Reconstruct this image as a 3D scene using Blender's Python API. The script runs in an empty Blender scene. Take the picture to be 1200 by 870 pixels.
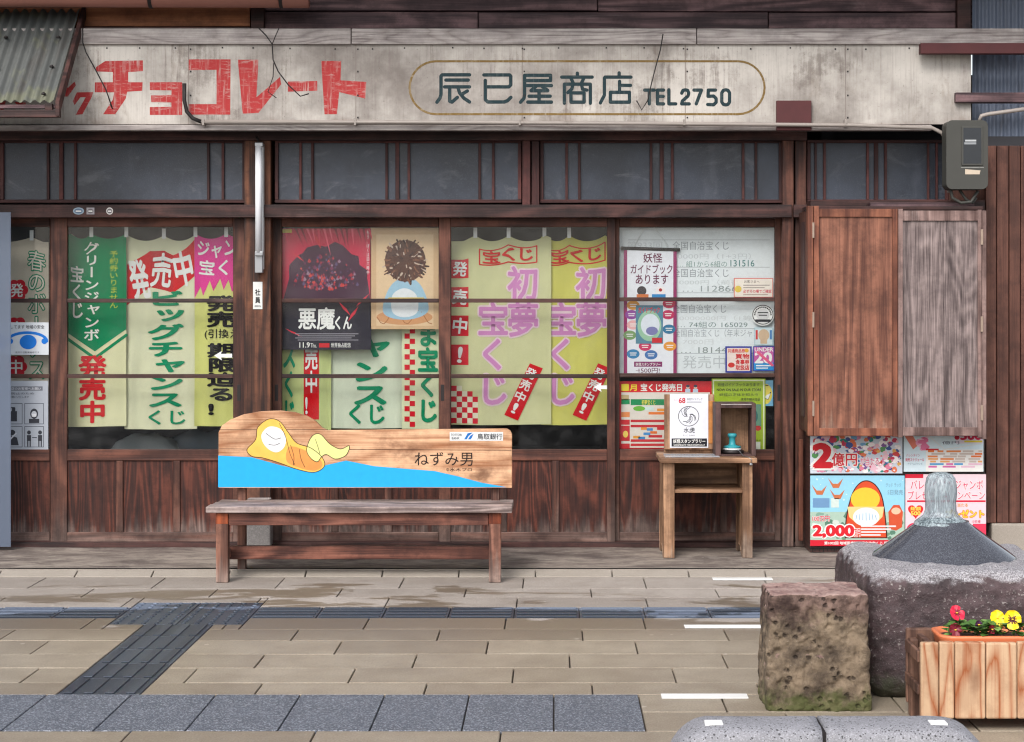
import bpy, bmesh, math, random
from mathutils import Vector, noise
from mathutils.geometry import tessellate_polygon

random.seed(7)
scene = bpy.context.scene
COL = scene.collection

# ---------------------------------------------------------------- camera
F = 2230.0          # focal length in pixels of a 1200 px wide frame
CH = 1.45           # camera height
VX, VY = 650.0, 350.0
cam = bpy.data.cameras.new('camera')
cam.sensor_width = 36.0
cam.lens = 36.0 * F / 1200.0
cam.shift_x = -(VX - 600.0) / 1200.0
cam.shift_y = -(435.0 - VY) / 1200.0
cam.clip_start = 0.1
cam.clip_end = 2000.0
camo = bpy.data.objects.new('camera', cam)
COL.objects.link(camo)
camo.location = (0, 0, CH)
camo.rotation_euler = (math.radians(90), 0, 0)
scene.camera = camo

# ---------------------------------------------------------------- sky, sun, exposure
SUN_EL, SUN_ROT = math.radians(43), math.radians(200)
world = bpy.data.worlds.new('World')
scene.world = world
world.use_nodes = True
wn = world.node_tree
wn.nodes.clear()
sky = wn.nodes.new('ShaderNodeTexSky')
sky.sky_type = 'NISHITA'
sky.sun_disc = False
sky.sun_elevation = SUN_EL
sky.sun_rotation = SUN_ROT
sky.air_density = 1.0
sky.dust_density = 3.0
hs = wn.nodes.new('ShaderNodeHueSaturation')
hs.inputs['Saturation'].default_value = 0.38
bg = wn.nodes.new('ShaderNodeBackground')
bg.inputs['Strength'].default_value = 0.15
wo = wn.nodes.new('ShaderNodeOutputWorld')
wn.links.new(sky.outputs[0], hs.inputs['Color'])
wn.links.new(hs.outputs[0], bg.inputs['Color'])
wn.links.new(bg.outputs[0], wo.inputs['Surface'])
sun = bpy.data.lights.new('sun', 'SUN')
sun.energy = 1.5
sun.angle = math.radians(24)
sun.color = (1.0, 0.95, 0.91)
suno = bpy.data.objects.new('sun', sun)
COL.objects.link(suno)
# sun stands behind the camera, a little to the left
sdir = Vector((-0.35 * math.cos(SUN_EL), -0.94 * math.cos(SUN_EL), math.sin(SUN_EL)))
suno.rotation_euler = sdir.to_track_quat('Z', 'Y').to_euler()
suno.location = (-4, -10, 14)
vs = scene.view_settings
vs.view_transform = 'Standard'
vs.look = 'None'
vs.exposure = 0.72
vs.gamma = 1.0
vs.use_curve_mapping = False
scene.render.engine = 'CYCLES'
scene.cycles.max_bounces = 8
scene.cycles.transparent_max_bounces = 12
scene.cycles.use_denoising = True
scene.cycles.denoiser = 'OPENIMAGEDENOISE'
scene.cycles.denoising_input_passes = 'RGB_ALBEDO_NORMAL'
scene.cycles.denoising_prefilter = 'ACCURATE'
scene.cycles.filter_width = 1.2
scene.cycles.sample_clamp_indirect = 3.0


# ---------------------------------------------------------------- small helpers
def W(px, py, d):
    return Vector(((px - VX) * d / F, d, CH - (py - VY) * d / F))


def s2l(c):
    return c / 12.92 if c <= 0.04045 else ((c + 0.055) / 1.055) ** 2.4


def rgb(r, g, b, k=1.0):
    return (s2l(r / 255) * k, s2l(g / 255) * k, s2l(b / 255) * k, 1.0)


def set_thing(o, label, cat, group=None):
    o['label'] = label
    o['category'] = cat
    if group:
        o['group'] = group
    return o


def thing(name, label, cat, loc=(0, 0, 0), group=None):
    o = bpy.data.objects.new(name, None)
    o.empty_display_size = 0.1
    COL.objects.link(o)
    o.location = loc
    return set_thing(o, label, cat, group)


class MB:
    """collects faces with a material slot and a random number for each piece"""

    def __init__(self):
        self.v, self.f, self.m, self.r, self.sm = [], [], [], [], []

    def add(self, verts, faces, mat=0, rnd=None, smooth=False):
        b = len(self.v)
        self.v += [tuple(p) for p in verts]
        if rnd is None:
            rnd = random.random()
        for f in faces:
            self.f.append([b + i for i in f])
            self.m.append(mat)
            self.r.append(rnd)
            self.sm.append(smooth)
        return self

    def box(self, x0, x1, y0, y1, z0, z1, mat=0, rnd=None):
        if x0 > x1: x0, x1 = x1, x0
        if y0 > y1: y0, y1 = y1, y0
        if z0 > z1: z0, z1 = z1, z0
        v = [(x0, y0, z0), (x1, y0, z0), (x1, y1, z0), (x0, y1, z0), (x0, y0, z1), (x1, y0, z1), (x1, y1, z1), (x0, y1, z1)]
        return self.add(v, [(0, 3, 2, 1), (4, 5, 6, 7), (0, 1, 5, 4), (1, 2, 6, 5), (2, 3, 7, 6), (3, 0, 4, 7)], mat, rnd)

    def pbox(self, px0, py0, px1, py1, d0, d1, mat=0, rnd=None):
        a, b = W(px0, py0, d0), W(px1, py1, d0)
        return self.box(a.x, b.x, d0, d1, b.z, a.z, mat, rnd)

    def hexa(self, p, mat=0, rnd=None):
        return self.add(p, [(0, 3, 2, 1), (4, 5, 6, 7), (0, 1, 5, 4), (1, 2, 6, 5), (2, 3, 7, 6), (3, 0, 4, 7)], mat, rnd)

    def prism(self, pts, d0, d1, mat=0, rnd=None):
        """pts: list of (x, z) outline, extruded from y=d0 (front) to y=d1"""
        n = len(pts)
        tri = tessellate_polygon([[Vector((p[0], p[1], 0)) for p in pts]])
        v = [(p[0], d0, p[1]) for p in pts] + [(p[0], d1, p[1]) for p in pts]
        area = sum(pts[i][0] * pts[(i + 1) % n][1] - pts[(i + 1) % n][0] * pts[i][1] for i in range(n))
        fs = []
        for t in tri:
            a, b, c = t
            o = (pts[b][0] - pts[a][0]) * (pts[c][1] - pts[a][1]) - (pts[c][0] - pts[a][0]) * (pts[b][1] - pts[a][1])
            if o < 0: b, c = c, b
            fs.append((a, b, c))
            fs.append((n + a, n + c, n + b))
        for i in range(n):
            j = (i + 1) % n
            fs.append((i, n + i, n + j, j) if area > 0 else (i, j, n + j, n + i))
        return self.add(v, fs, mat, rnd)

    def tube(self, pts, r, seg=10, mat=0, cap=True):
        pts = [Vector(p) for p in pts]
        rs = r if isinstance(r, (list, tuple)) else [r] * len(pts)
        v, fs = [], []
        up = Vector((0.13, 0.31, 0.94))
        for i, p in enumerate(pts):
            t = (pts[min(i + 1, len(pts) - 1)] - pts[max(i - 1, 0)]).normalized()
            a = t.cross(up)
            if a.length < 1e-3: a = t.cross(Vector((1, 0, 0)))
            a.normalize()
            b = t.cross(a)
            for k in range(seg):
                an = 2 * math.pi * k / seg
                v.append(p + (a * math.cos(an) + b * math.sin(an)) * rs[i])
        for i in range(len(pts) - 1):
            for k in range(seg):
                k2 = (k + 1) % seg
                fs.append((i * seg + k, i * seg + k2, (i + 1) * seg + k2, (i + 1) * seg + k))
        if cap:
            fs.append(tuple(range(seg - 1, -1, -1)))
            fs.append(tuple((len(pts) - 1) * seg + k for k in range(seg)))
        return self.add(v, fs, mat, None, True)

    def lathe(self, c, prof, seg=32, mat=0, sx=1.0, sy=1.0):
        v, fs = [], []
        for (r, z) in prof:
            for k in range(seg):
                an = 2 * math.pi * k / seg
                v.append((c[0] + r * sx * math.cos(an), c[1] + r * sy * math.sin(an), c[2] + z))
        for i in range(len(prof) - 1):
            for k in range(seg):
                k2 = (k + 1) % seg
                fs.append((i * seg + k, i * seg + k2, (i + 1) * seg + k2, (i + 1) * seg + k))
        if prof[0][0] > 1e-5: fs.append(tuple(range(seg - 1, -1, -1)))
        if prof[-1][0] > 1e-5: fs.append(tuple((len(prof) - 1) * seg + k for k in range(seg)))
        return self.add(v, fs, mat, None, True)

    def build(self, name, mats, parent=None, bevel=0.0, seg=2):
        if not isinstance(mats, (list, tuple)): mats = [mats]
        me = bpy.data.meshes.new(name)
        off = Vector(parent_world(parent)) if parent else Vector((0, 0, 0))
        me.from_pydata([(p[0] - off.x, p[1] - off.y, p[2] - off.z) for p in self.v], [], self.f)
        at = me.attributes.new('rnd', 'FLOAT', 'FACE')
        at.data.foreach_set('value', self.r)
        me.polygons.foreach_set('material_index', self.m)
        me.polygons.foreach_set('use_smooth', self.sm)
        for m in mats: me.materials.append(m)
        me.update()
        o = bpy.data.objects.new(name, me)
        COL.objects.link(o)
        if parent: o.parent = parent
        if bevel:
            bv = o.modifiers.new('bevel', 'BEVEL')
            bv.width = bevel
            bv.segments = seg
            bv.limit_method = 'ANGLE'
            bv.angle_limit = math.radians(50)
        return o


def parent_world(p):
    loc = Vector((0, 0, 0))
    while p:
        loc += p.location
        p = p.parent
    return loc


def struct(o):
    o['kind'] = 'structure'
    return o


# ---------------------------------------------------------------- materials
class NT:
    def __init__(self, name):
        self.mat = bpy.data.materials.new(name)
        self.mat.use_nodes = True
        self.t = self.mat.node_tree
        self.t.nodes.clear()

    def n(self, typ, ins=None, **props):
        nd = self.t.nodes.new('ShaderNode' + typ)
        for k, v in props.items(): setattr(nd, k, v)
        for k, v in (ins or {}).items(): self.s(nd.inputs[k], v)
        return nd

    def s(self, sock, v):
        if isinstance(v, bpy.types.NodeSocket): self.t.links.new(v, sock)
        elif isinstance(v, bpy.types.Node): self.t.links.new(v.outputs[0], sock)
        else: sock.default_value = v

    def math(self, op, a, b=0.0, c=None, clamp=False):
        nd = self.t.nodes.new('ShaderNodeMath')
        nd.operation = op
        nd.use_clamp = clamp
        self.s(nd.inputs[0], a)
        self.s(nd.inputs[1], b)
        if c is not None: self.s(nd.inputs[2], c)
        return nd.outputs[0]

    def mix(self, f, a, b, mode='MIX'):
        nd = self.t.nodes.new('ShaderNodeMix')
        nd.data_type = 'RGBA'
        nd.blend_type = mode
        nd.clamp_factor = True
        self.s(nd.inputs[0], f)
        self.s(nd.inputs[6], a)
        self.s(nd.inputs[7], b)
        return nd.outputs[2]

    def ramp(self, x, a, b):
        """smooth 0..1 between a and b"""
        nd = self.t.nodes.new('ShaderNodeMapRange')
        nd.interpolation_type = 'SMOOTHSTEP'
        self.s(nd.inputs[0], x)
        nd.inputs[1].default_value = a
        nd.inputs[2].default_value = b
        return nd.outputs[0]

    def noise(self, vec, scale=5.0, detail=3.0, rough=0.5, dist=0.0):
        nd = self.n('TexNoise', {'Scale': scale, 'Detail': detail, 'Roughness': rough, 'Distortion': dist})
        if vec is not None: self.s(nd.inputs['Vector'], vec)
        return nd.outputs[0]

    def coords(self, kind='Object', scale=(1, 1, 1), rnd=True):
        tc = self.n('TexCoord').outputs[kind]
        if rnd:
            at = self.n('Attribute', attribute_name='rnd')
            oi = self.n('ObjectInfo').outputs['Random']
            r = self.math('ADD', at.outputs['Fac'], oi)
            cb = self.n('CombineXYZ', {0: self.math('MULTIPLY', r, 37.7), 1: self.math('MULTIPLY', r, 53.3), 2: self.math('MULTIPLY', r, 19.1)})
            ad = self.n('VectorMath', {0: tc, 1: cb.outputs[0]}, operation='ADD')
            tc = ad.outputs[0]
            self.r = r
        mp = self.n('VectorMath', {0: tc, 1: scale}, operation='MULTIPLY')
        return mp.outputs[0]

    def scaled(self, v, s):
        return self.n('VectorMath', {0: v, 1: s}, operation='MULTIPLY').outputs[0]

    def finish(self, color, rough=0.6, bump=None, bump_s=0.2, bump_d=0.01, spec=0.5, **kw):
        p = self.n('BsdfPrincipled', {'Base Color': color, 'Roughness': rough, 'Specular IOR Level': spec})
        for k, v in kw.items(): self.s(p.inputs[k.replace('_', ' ')], v)
        if bump is not None:
            b = self.n('Bump', {'Strength': bump_s, 'Distance': bump_d, 'Height': bump})
            self.t.links.new(b.outputs[0], p.inputs['Normal'])
        o = self.n('OutputMaterial', {'Surface': p.outputs[0]})
        return self.mat


def wood(name, dark, light, axis='Z', ring=14.0, scale=5.0, fibre=0.5, line=0.7, rough=0.6, worn=None, worn_amt=0.0,
         bottom=None, knots=0.0, var=0.5, spec=0.3, char=None, bump_s=0.5, worn_scale=2.0, lp=1.3, stretch=0.13, dirt_k=0.5):
    t = NT(name)
    def along(k): return {'X': (k, 1, 1), 'Y': (1, k, 1), 'Z': (1, 1, k)}[axis]
    base = t.coords('Object')
    n1 = t.noise(t.scaled(base, along(stretch)), scale, 2.5, 0.42, 0.25)
    fine = t.noise(t.scaled(base, along(0.03)), 55.0, 3.0, 0.6)
    ph = t.math('ADD', t.math('MULTIPLY', n1, ring * 6.28), t.math('MULTIPLY', fine, 1.6))
    lines = t.math('MULTIPLY_ADD', t.math('SINE', ph), 0.5, 0.5)
    lines = t.math('POWER', lines, lp)
    fb = t.noise(t.scaled(base, along(0.018)), 170.0, 3.0, 0.7)
    fb2 = t.noise(t.scaled(base, along(0.03)), 30.0, 4.0, 0.6)
    fac = t.math('ADD', t.math('MULTIPLY', t.math('SUBTRACT', lines, 0.5), line), t.math('MULTIPLY', t.math('SUBTRACT', fb, 0.5), fibre * 2.6))
    fac = t.math('ADD', fac, t.math('MULTIPLY_ADD', t.math('SUBTRACT', fb2, 0.5), 1.1, 0.5), clamp=True)
    c = t.mix(fac, dark, light)
    if knots:
        vk = t.n('TexVoronoi', {'Vector': t.scaled(base, along(.45)), 'Scale': 4.5 * knots})
        kf = t.math('SUBTRACT', 1.0, t.ramp(vk.outputs['Distance'], 0.05, 0.15))
        c = t.mix(t.math('MULTIPLY', kf, 0.85), c, (dark[0] * .35, dark[1] * .3, dark[2] * .3, 1))
    if worn is not None:
        wn_ = t.noise(t.scaled(base, along(.35)), worn_scale, 6.0, 0.65)
        m = t.ramp(t.math('ADD', wn_, t.math('MULTIPLY', t.math('SUBTRACT', fb, 0.5), 0.5)), 0.68 - worn_amt, 0.9 - worn_amt)
        if bottom:
            z = t.n('SeparateXYZ', {0: t.n('NewGeometry').outputs['Position']}).outputs[2]
            zz = t.math('ADD', z, t.math('MULTIPLY', t.math('SUBTRACT', wn_, 0.5), bottom[2] if len(bottom) > 2 else 0.4))
            zz = t.math('ADD', zz, t.math('MULTIPLY', t.math('SUBTRACT', fb2, 0.5), 0.4))
            g = t.math('SUBTRACT', 1.0, t.ramp(zz, bottom[0], bottom[1]))
            m = t.math('MAXIMUM', m, g)
        wc = t.mix(fac, (worn[0] * .5, worn[1] * .48, worn[2] * .48, 1), (worn[0] * 1.25, worn[1] * 1.25, worn[2] * 1.25, 1))
        c = t.mix(t.math('MULTIPLY', m, 0.85), c, wc)
    if char:
        cn = t.noise(t.scaled(base, along(.6)), char, 5.0, 0.62)
        m = t.ramp(cn, 0.54, 0.74)
        c = t.mix(t.math('MULTIPLY', m, 0.8), c, (dark[0] * .3, dark[1] * .22, dark[2] * .2, 1))
    vr = t.math('MULTIPLY_ADD', t.math('FRACT', t.math('MULTIPLY', t.r, 7.31)), var, 1.0 - var / 2)
    c = t.mix(1.0, c, t.n('CombineColor', {0: vr, 1: vr, 2: vr}).outputs[0], 'MULTIPLY')
    dirt = t.ramp(t.noise(base, 7.0, 6.0, 0.72), 0.36, 0.6)
    c = t.mix(t.math('MULTIPLY', t.math('SUBTRACT', 1.0, dirt), dirt_k), c, (dark[0] * .45, dark[1] * .45, dark[2] * .5, 1))
    h = t.math('ADD', t.math('MULTIPLY', fb, 0.6), t.math('MULTIPLY', lines, 0.45))
    return t.finish(c, t.math('MULTIPLY_ADD', fb2, 0.3, rough - 0.15), h, bump_s, 0.004, spec)


def paint(name, color, rough=0.5, var=0.12, scale=14.0, spec=0.4, metal=0.0, bump=0.0, dirt=None, dirt_amt=0.0):
    t = NT(name)
    v = t.coords('Object')
    n = t.noise(v, scale, 5.0, 0.6)
    k = t.math('MULTIPLY_ADD', n, var * 2, 1.0 - var)
    c = t.mix(1.0, color, t.n('CombineColor', {0: k, 1: k, 2: k}).outputs[0], 'MULTIPLY')
    if dirt:
        m = t.ramp(t.noise(v, scale * 0.35, 6.0, 0.7), 0.62 - dirt_amt, 0.8 - dirt_amt)
        c = t.mix(m, c, dirt)
    return t.finish(c, rough, n if bump else None, bump, 0.005, spec, Metallic=metal)


_ink = {}


def ink(r, g, b, k=0.78):
    key = (r, g, b, k)
    if key not in _ink:
        t = NT('print_ink')
        n = t.noise(t.coords('Object', rnd=False), 40.0, 4.0, 0.7)
        kk = t.math('MULTIPLY_ADD', n, 0.22, 0.89)
        c = t.mix(1.0, rgb(r, g, b, k), t.n('CombineColor', {0: kk, 1: kk, 2: kk}).outputs[0], 'MULTIPLY')
        _ink[key] = t.finish(c, 0.5, spec=0.25)
    return _ink[key]


_cloth = {}


def cloth(r, g, b, k=0.8):
    key = (r, g, b, k)
    if key not in _cloth:
        t = NT('banner_cloth')
        v = t.coords('Object', rnd=False)
        n = t.noise(t.scaled(v, (1, 1, .3)), 9.0, 5.0, 0.6)
        w = t.noise(v, 500.0, 1.0, 0.5)
        kk = t.math('ADD', t.math('MULTIPLY_ADD', n, 0.26, 0.8), t.math('MULTIPLY', w, 0.14))
        c = t.mix(1.0, rgb(r, g, b, k), t.n('CombineColor', {0: kk, 1: kk, 2: kk}).outputs[0], 'MULTIPLY')
        d = t.n('BsdfDiffuse', {'Color': c})
        tr = t.n('BsdfTranslucent', {'Color': c})
        m = t.n('MixShader', {0: 0.1, 1: d.outputs[0], 2: tr.outputs[0]})
        t.n('OutputMaterial', {'Surface': m.outputs[0]})
        _cloth[key] = t.mat
    return _cloth[key]


def glass_mat(name, refl=0.06, tint=(0.93, 0.95, 0.95, 1), dirt=0.05):
    t = NT(name)
    tr = t.n('BsdfTransparent', {'Color': tint})
    nz = t.noise(t.coords('Object', rnd=False), 1.3, 2.0, 0.5)
    bp = t.n('Bump', {'Strength': 0.05, 'Distance': 0.02, 'Height': nz})
    gl = t.n('BsdfGlossy', {'Color': (1, 1, 1, 1), 'Roughness': 0.03, 'Normal': bp.outputs[0]})
    fr = t.n('Fresnel', {'IOR': 1.45})
    f = t.math('MULTIPLY', fr.outputs[0], refl / 0.04, clamp=True)
    m = t.n('MixShader', {0: f, 1: tr.outputs[0], 2: gl.outputs[0]})
    df = t.n('BsdfDiffuse', {'Color': (0.5, 0.5, 0.5, 1)})
    dm = t.math('MULTIPLY', t.ramp(t.noise(t.coords('Object', rnd=False), 6.0, 6.0, 0.7), 0.4, 0.8), dirt)  # grey dirt film that also paints in the haze over the banners
    m2 = t.n('MixShader', {0: dm, 1: m.outputs[0], 2: df.outputs[0]})
    t.n('OutputMaterial', {'Surface': m2.outputs[0]})
    return t.mat


M = {}
M['frame'] = wood('dark_red_wood', rgb(49, 28, 24), rgb(103, 65, 52), 'Z', ring=8, worn=rgb(112, 95, 88), worn_amt=0.04, bottom=(0.02, 0.34), var=0.4)
M['frame_h'] = wood('dark_red_wood_rail', rgb(49, 28, 24), rgb(105, 65, 52), 'X', ring=6, worn=rgb(123, 103, 95), worn_amt=0.04, bottom=(0.02, 0.22), var=0.4)
M['bar'] = wood('lattice_wood', rgb(38, 24, 24), rgb(86, 58, 51), 'X', ring=4, worn=rgb(102, 86, 82), worn_amt=0.1, var=0.3)
M['panel'] = wood('grained_panel_wood', rgb(38, 19, 17), rgb(98, 52, 39), 'Z', ring=16, scale=5.4, line=0.6, lp=2.2, fibre=.5, stretch=.1, worn=rgb(117, 102, 96), worn_amt=-0.06, bottom=(0.08, 0.2, 0.3), var=0.45)
M['post'] = wood('old_post_wood', rgb(40, 24, 21), rgb(116, 73, 52), 'Z', ring=7, scale=5, line=0.8, worn=rgb(102, 86, 80), worn_amt=0.03, bottom=(0.0, 0.4), knots=0.55, var=0.2)
M['beam'] = wood('dark_beam_wood', rgb(33, 21, 21), rgb(79, 51, 47), 'X', ring=6, worn=rgb(98, 84, 82), worn_amt=0.06, var=0.3)
M['sash'] = wood('sash_wood', rgb(47, 24, 24), rgb(95, 54, 51), 'Z', ring=4, var=0.3)
M['sash_h'] = wood('sash_wood_rail', rgb(47, 24, 24), rgb(95, 54, 51), 'X', ring=4, var=0.3)
M['fascia'] = wood('weathered_fascia_wood', rgb(58, 42, 46), rgb(118, 92, 94), 'X', ring=8, worn=rgb(140, 128, 130), worn_amt=0.08, var=0.4)
M['signtrim'] = wood('white_washed_wood', rgb(112, 102, 100), rgb(182, 175, 171), 'X', ring=14, scale=6, line=0.45, lp=.4, fibre=.7, stretch=.16, worn=rgb(116, 108, 106), worn_amt=0.06, var=0.12, dirt_k=.3)
M['seat'] = wood('grey_bench_wood', rgb(92, 78, 74), rgb(172, 154, 148), 'X', ring=9, worn=rgb(156, 144, 140), worn_amt=0.14, var=0.3)
M['benchleg'] = wood('bench_leg_wood', rgb(58, 34, 28), rgb(136, 94, 78), 'Z', ring=8, worn=rgb(150, 130, 120), worn_amt=0.1, bottom=(0.0, 0.16), var=0.3)
M['legtop'] = wood('orange_leg_top_wood', rgb(84, 36, 20), rgb(168, 84, 48), 'Z', ring=5, var=.2, worn=rgb(96, 70, 60), worn_amt=.12)
M['benchrail'] = wood('bench_rail_wood', rgb(66, 36, 30), rgb(140, 90, 74), 'X', ring=8, worn=rgb(150, 128, 120), worn_amt=0.1, var=0.3)
M['board'] = wood('pale_back_board_wood', rgb(142, 92, 60), rgb(214, 172, 136), 'X', ring=9, scale=4, line=0.6, stretch=.2, lp=.6, fibre=.5, knots=.75, char=6.0, worn=rgb(226, 190, 160), worn_amt=0.05, var=0.12, dirt_k=.35)
M['stand'] = wood('stand_wood', rgb(100, 72, 52), rgb(172, 134, 104), 'Z', ring=7, worn=rgb(160, 142, 126), worn_amt=0.1, bottom=(.0, .12), var=0.2)
M['stand_h'] = wood('stand_shelf_wood', rgb(100, 72, 52), rgb(170, 132, 102), 'X', ring=7, worn=rgb(168, 150, 134), worn_amt=0.14, var=0.2)
M['boxwood'] = wood('dark_box_wood', rgb(50, 34, 34), rgb(94, 70, 66), 'Z', ring=6, worn=rgb(128, 116, 112), worn_amt=0.08, var=0.2)
M['cedar'] = wood('planter_cedar', rgb(146, 82, 46), rgb(186, 156, 126), 'Z', ring=10, scale=6.0, line=1.1, lp=.28, fibre=0.3, knots=0.8, stretch=.16, worn=rgb(206, 176, 152), worn_amt=0.0, var=0.1, dirt_k=.25)
M['cedar_dark'] = wood('planter_side_wood', rgb(72, 50, 42), rgb(126, 94, 78), 'Z', ring=6, var=0.3)
M['shut_l'] = wood('brown_shutter_wood', rgb(82, 48, 38), rgb(146, 98, 78), 'Z', ring=12, scale=3, line=0.5, fibre=.6, worn=rgb(160, 128, 110), worn_amt=0.04, bottom=(0.66, 0.78, 0.35), var=0.1)
M['shut_r'] = wood('grey_shutter_wood', rgb(62, 51, 51), rgb(152, 136, 133), 'Z', ring=26, scale=2.6, line=0.3, fibre=1.0, stretch=.16, worn=rgb(140, 128, 127), worn_amt=0.05, var=0.1, bump_s=0.7, dirt_k=.35)
M['shut_f'] = wood('shutter_frame_wood', rgb(84, 46, 34), rgb(140, 88, 66), 'Z', ring=6, var=0.25)
M['shut_fr'] = wood('grey_shutter_frame_wood', rgb(80, 60, 56), rgb(142, 118, 112), 'Z', ring=6, var=0.25, worn=rgb(136, 122, 118), worn_amt=0.1)
M['siding'] = wood('siding_wood', rgb(66, 40, 33), rgb(110, 73, 61), 'Z', ring=5, line=0.4, var=0.2)
M['redwood'] = paint('dark_red_paint', rgb(72, 30, 32), 0.65, 0.35, 9, dirt=rgb(48, 28, 28), dirt_amt=0.05)
M['orange_board'] = wood('orange_board', rgb(120, 70, 44), rgb(160, 104, 70), 'X', ring=5, line=0.3, var=0.2)
M['pipe'] = paint('pinkish_brown_pipe', rgb(142, 96, 84), 0.4, 0.15, 5, dirt=rgb(90, 64, 58), dirt_amt=0.02)
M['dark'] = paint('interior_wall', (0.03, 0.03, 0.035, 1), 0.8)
M['dark_cloth'] = paint('dark_interior_cloth', (0.09, 0.1, 0.12, 1), 0.8, 0.3, 5)
M['glass'] = glass_mat('window_glass', 0.016, (0.97, 0.98, 0.98, 1), 0.035)
M['tube'] = paint('milky_tube', rgb(214, 216, 220, .9), .7, .04)
M['white_plastic'] = paint('white_plastic', rgb(225, 228, 228, .85), 0.4)
M['hinge'] = paint('dull_brass', rgb(150, 132, 118), .5, .25, 30, metal=.4)
M['metal'] = paint('grey_metal', rgb(150, 152, 155), 0.4, metal=0.8)
M['iron'] = paint('dark_iron', rgb(40, 36, 36), 0.5, metal=0.4)
M['seam'] = paint('sheet_seam', rgb(124, 115, 109), .8, .3, 30)
M['wire'] = paint('black_wire', rgb(28, 24, 24), 0.6)
M['conduit'] = paint('painted_conduit', rgb(140, 132, 126), 0.5, 0.2, 10, dirt=rgb(92, 82, 76), dirt_amt=0.05)
M['meter'] = paint('meter_grey_green', rgb(60, 60, 56), 0.6, 0.15, 8, dirt=rgb(70, 64, 60), dirt_amt=0.0)
M['white_line'] = paint('white_road_paint', rgb(232, 232, 230, .85), 0.6, 0.1, 20)


def m_transom():
    t = NT('frosted_transom_glass')
    v = t.coords('Object')
    n = t.noise(v, 2.2, 5.0, 0.65)
    g = t.noise(v, 260.0, 2.0, 0.6)
    st = t.ramp(t.noise(t.scaled(v, (1, 1, .25)), 5.0, 5.0, .7), .55, .8)
    c = t.mix(t.ramp(n, .3, .7), rgb(30, 36, 47), rgb(54, 61, 74))
    c = t.mix(t.math('MULTIPLY', st, 0.25), c, rgb(104, 108, 118))
    c = t.mix(t.math('MULTIPLY', t.ramp(g, .58, .72), .35), c, rgb(104, 108, 116))
    sm = t.noise(t.scaled(v, (.8, 1, 1.6)), 4.0, 7.0, .7, 1.2)
    c = t.mix(t.math('MULTIPLY', t.ramp(sm, .52, .7), .35), c, rgb(108, 110, 116))
    return t.finish(c, t.math('MULTIPLY_ADD', n, .3, .25), g, 0.3, 0.002, 0.45)


def m_sign():
    t = NT('peeling_sign_paint')
    v = t.coords('Object', rnd=False)
    n = t.noise(v, 1.3, 7.0, 0.66)
    st = t.noise(t.scaled(v, (1, 1, .045)), 46.0, 5.0, 0.7)
    st3 = t.noise(t.scaled(v, (1, 1, .02)), 110.0, 3.0, 0.7)
    pat = t.noise(v, 3.2, 7.0, 0.72)
    c = t.mix(t.ramp(n, .32, .66), rgb(116, 109, 104), rgb(190, 185, 178))
    m = t.math('MULTIPLY', t.ramp(st, 0.48, 0.7), t.ramp(pat, 0.42, 0.62))
    c = t.mix(t.math('MULTIPLY', m, 0.6), c, rgb(106, 92, 89))
    m = t.math('MULTIPLY', t.ramp(st3, 0.5, 0.64), t.ramp(pat, 0.62, 0.4))
    c = t.mix(t.math('MULTIPLY', m, 0.25), c, rgb(118, 106, 102))
    m2 = t.ramp(t.math('ADD', t.noise(v, 1.7, 9.0, 0.78), t.math('MULTIPLY', t.math('SUBTRACT', st, .5), .25)), 0.53, 0.66)
    c = t.mix(t.math('MULTIPLY', m2, 0.6), c, rgb(98, 88, 82))
    z = t.n('SeparateXYZ', {0: v}).outputs[2]
    low = t.math('ADD', t.math('MULTIPLY', z, -7.0), t.math('MULTIPLY', pat, 2.0))
    c = t.mix(t.math('MULTIPLY', t.ramp(low, .55, 1.2), .55), c, rgb(122, 104, 96))
    m3 = t.ramp(t.noise(t.scaled(v, (1, 1, .5)), 4.5, 8.0, .75, .8), .55, .7)
    c = t.mix(t.math('MULTIPLY', m3, .4), c, rgb(128, 116, 104))
    sp = t.ramp(t.noise(v, 70.0, 4.0, 0.75), 0.62, 0.7)
    c = t.mix(t.math('MULTIPLY', sp, 0.75), c, rgb(84, 68, 64))
    return t.finish(c, 0.75, st, 0.3, 0.003, 0.2)


def m_faded(name, a, b, under, amt=.8):
    t = NT(name)
    v = t.coords('Object', rnd=False)
    st = t.noise(t.scaled(v, (.2, 1, 1)), 60.0, 4.0, 0.7)
    c = t.mix(t.noise(v, 8.0, 5.0, .6), a, b)
    st2 = t.noise(t.scaled(v, (1, 1, .06)), 60.0, 4.0, 0.7)
    pt = t.ramp(t.noise(v, 9.0, 6.0, .7), .38, .62)
    m = t.math('MULTIPLY', t.ramp(t.math('MAXIMUM', st, st2), 0.5, 0.68), t.math('MULTIPLY_ADD', pt, .75, .25))
    c = t.mix(t.math('MULTIPLY', m, amt), c, under)
    return t.finish(c, 0.7, spec=0.2)


M['transom'] = m_transom()
M['signface'] = m_sign()
M['signred'] = m_faded('faded_red_letter_paint', rgb(146, 38, 42), rgb(168, 60, 58), rgb(176, 148, 142), .85)
M['signgreen'] = m_faded('dark_green_letter_paint', rgb(24, 42, 48), rgb(34, 54, 58), rgb(96, 104, 104), .35)
M['signgold'] = m_faded('ochre_line_paint', rgb(104, 82, 42), rgb(120, 96, 54), rgb(150, 136, 112))


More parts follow.
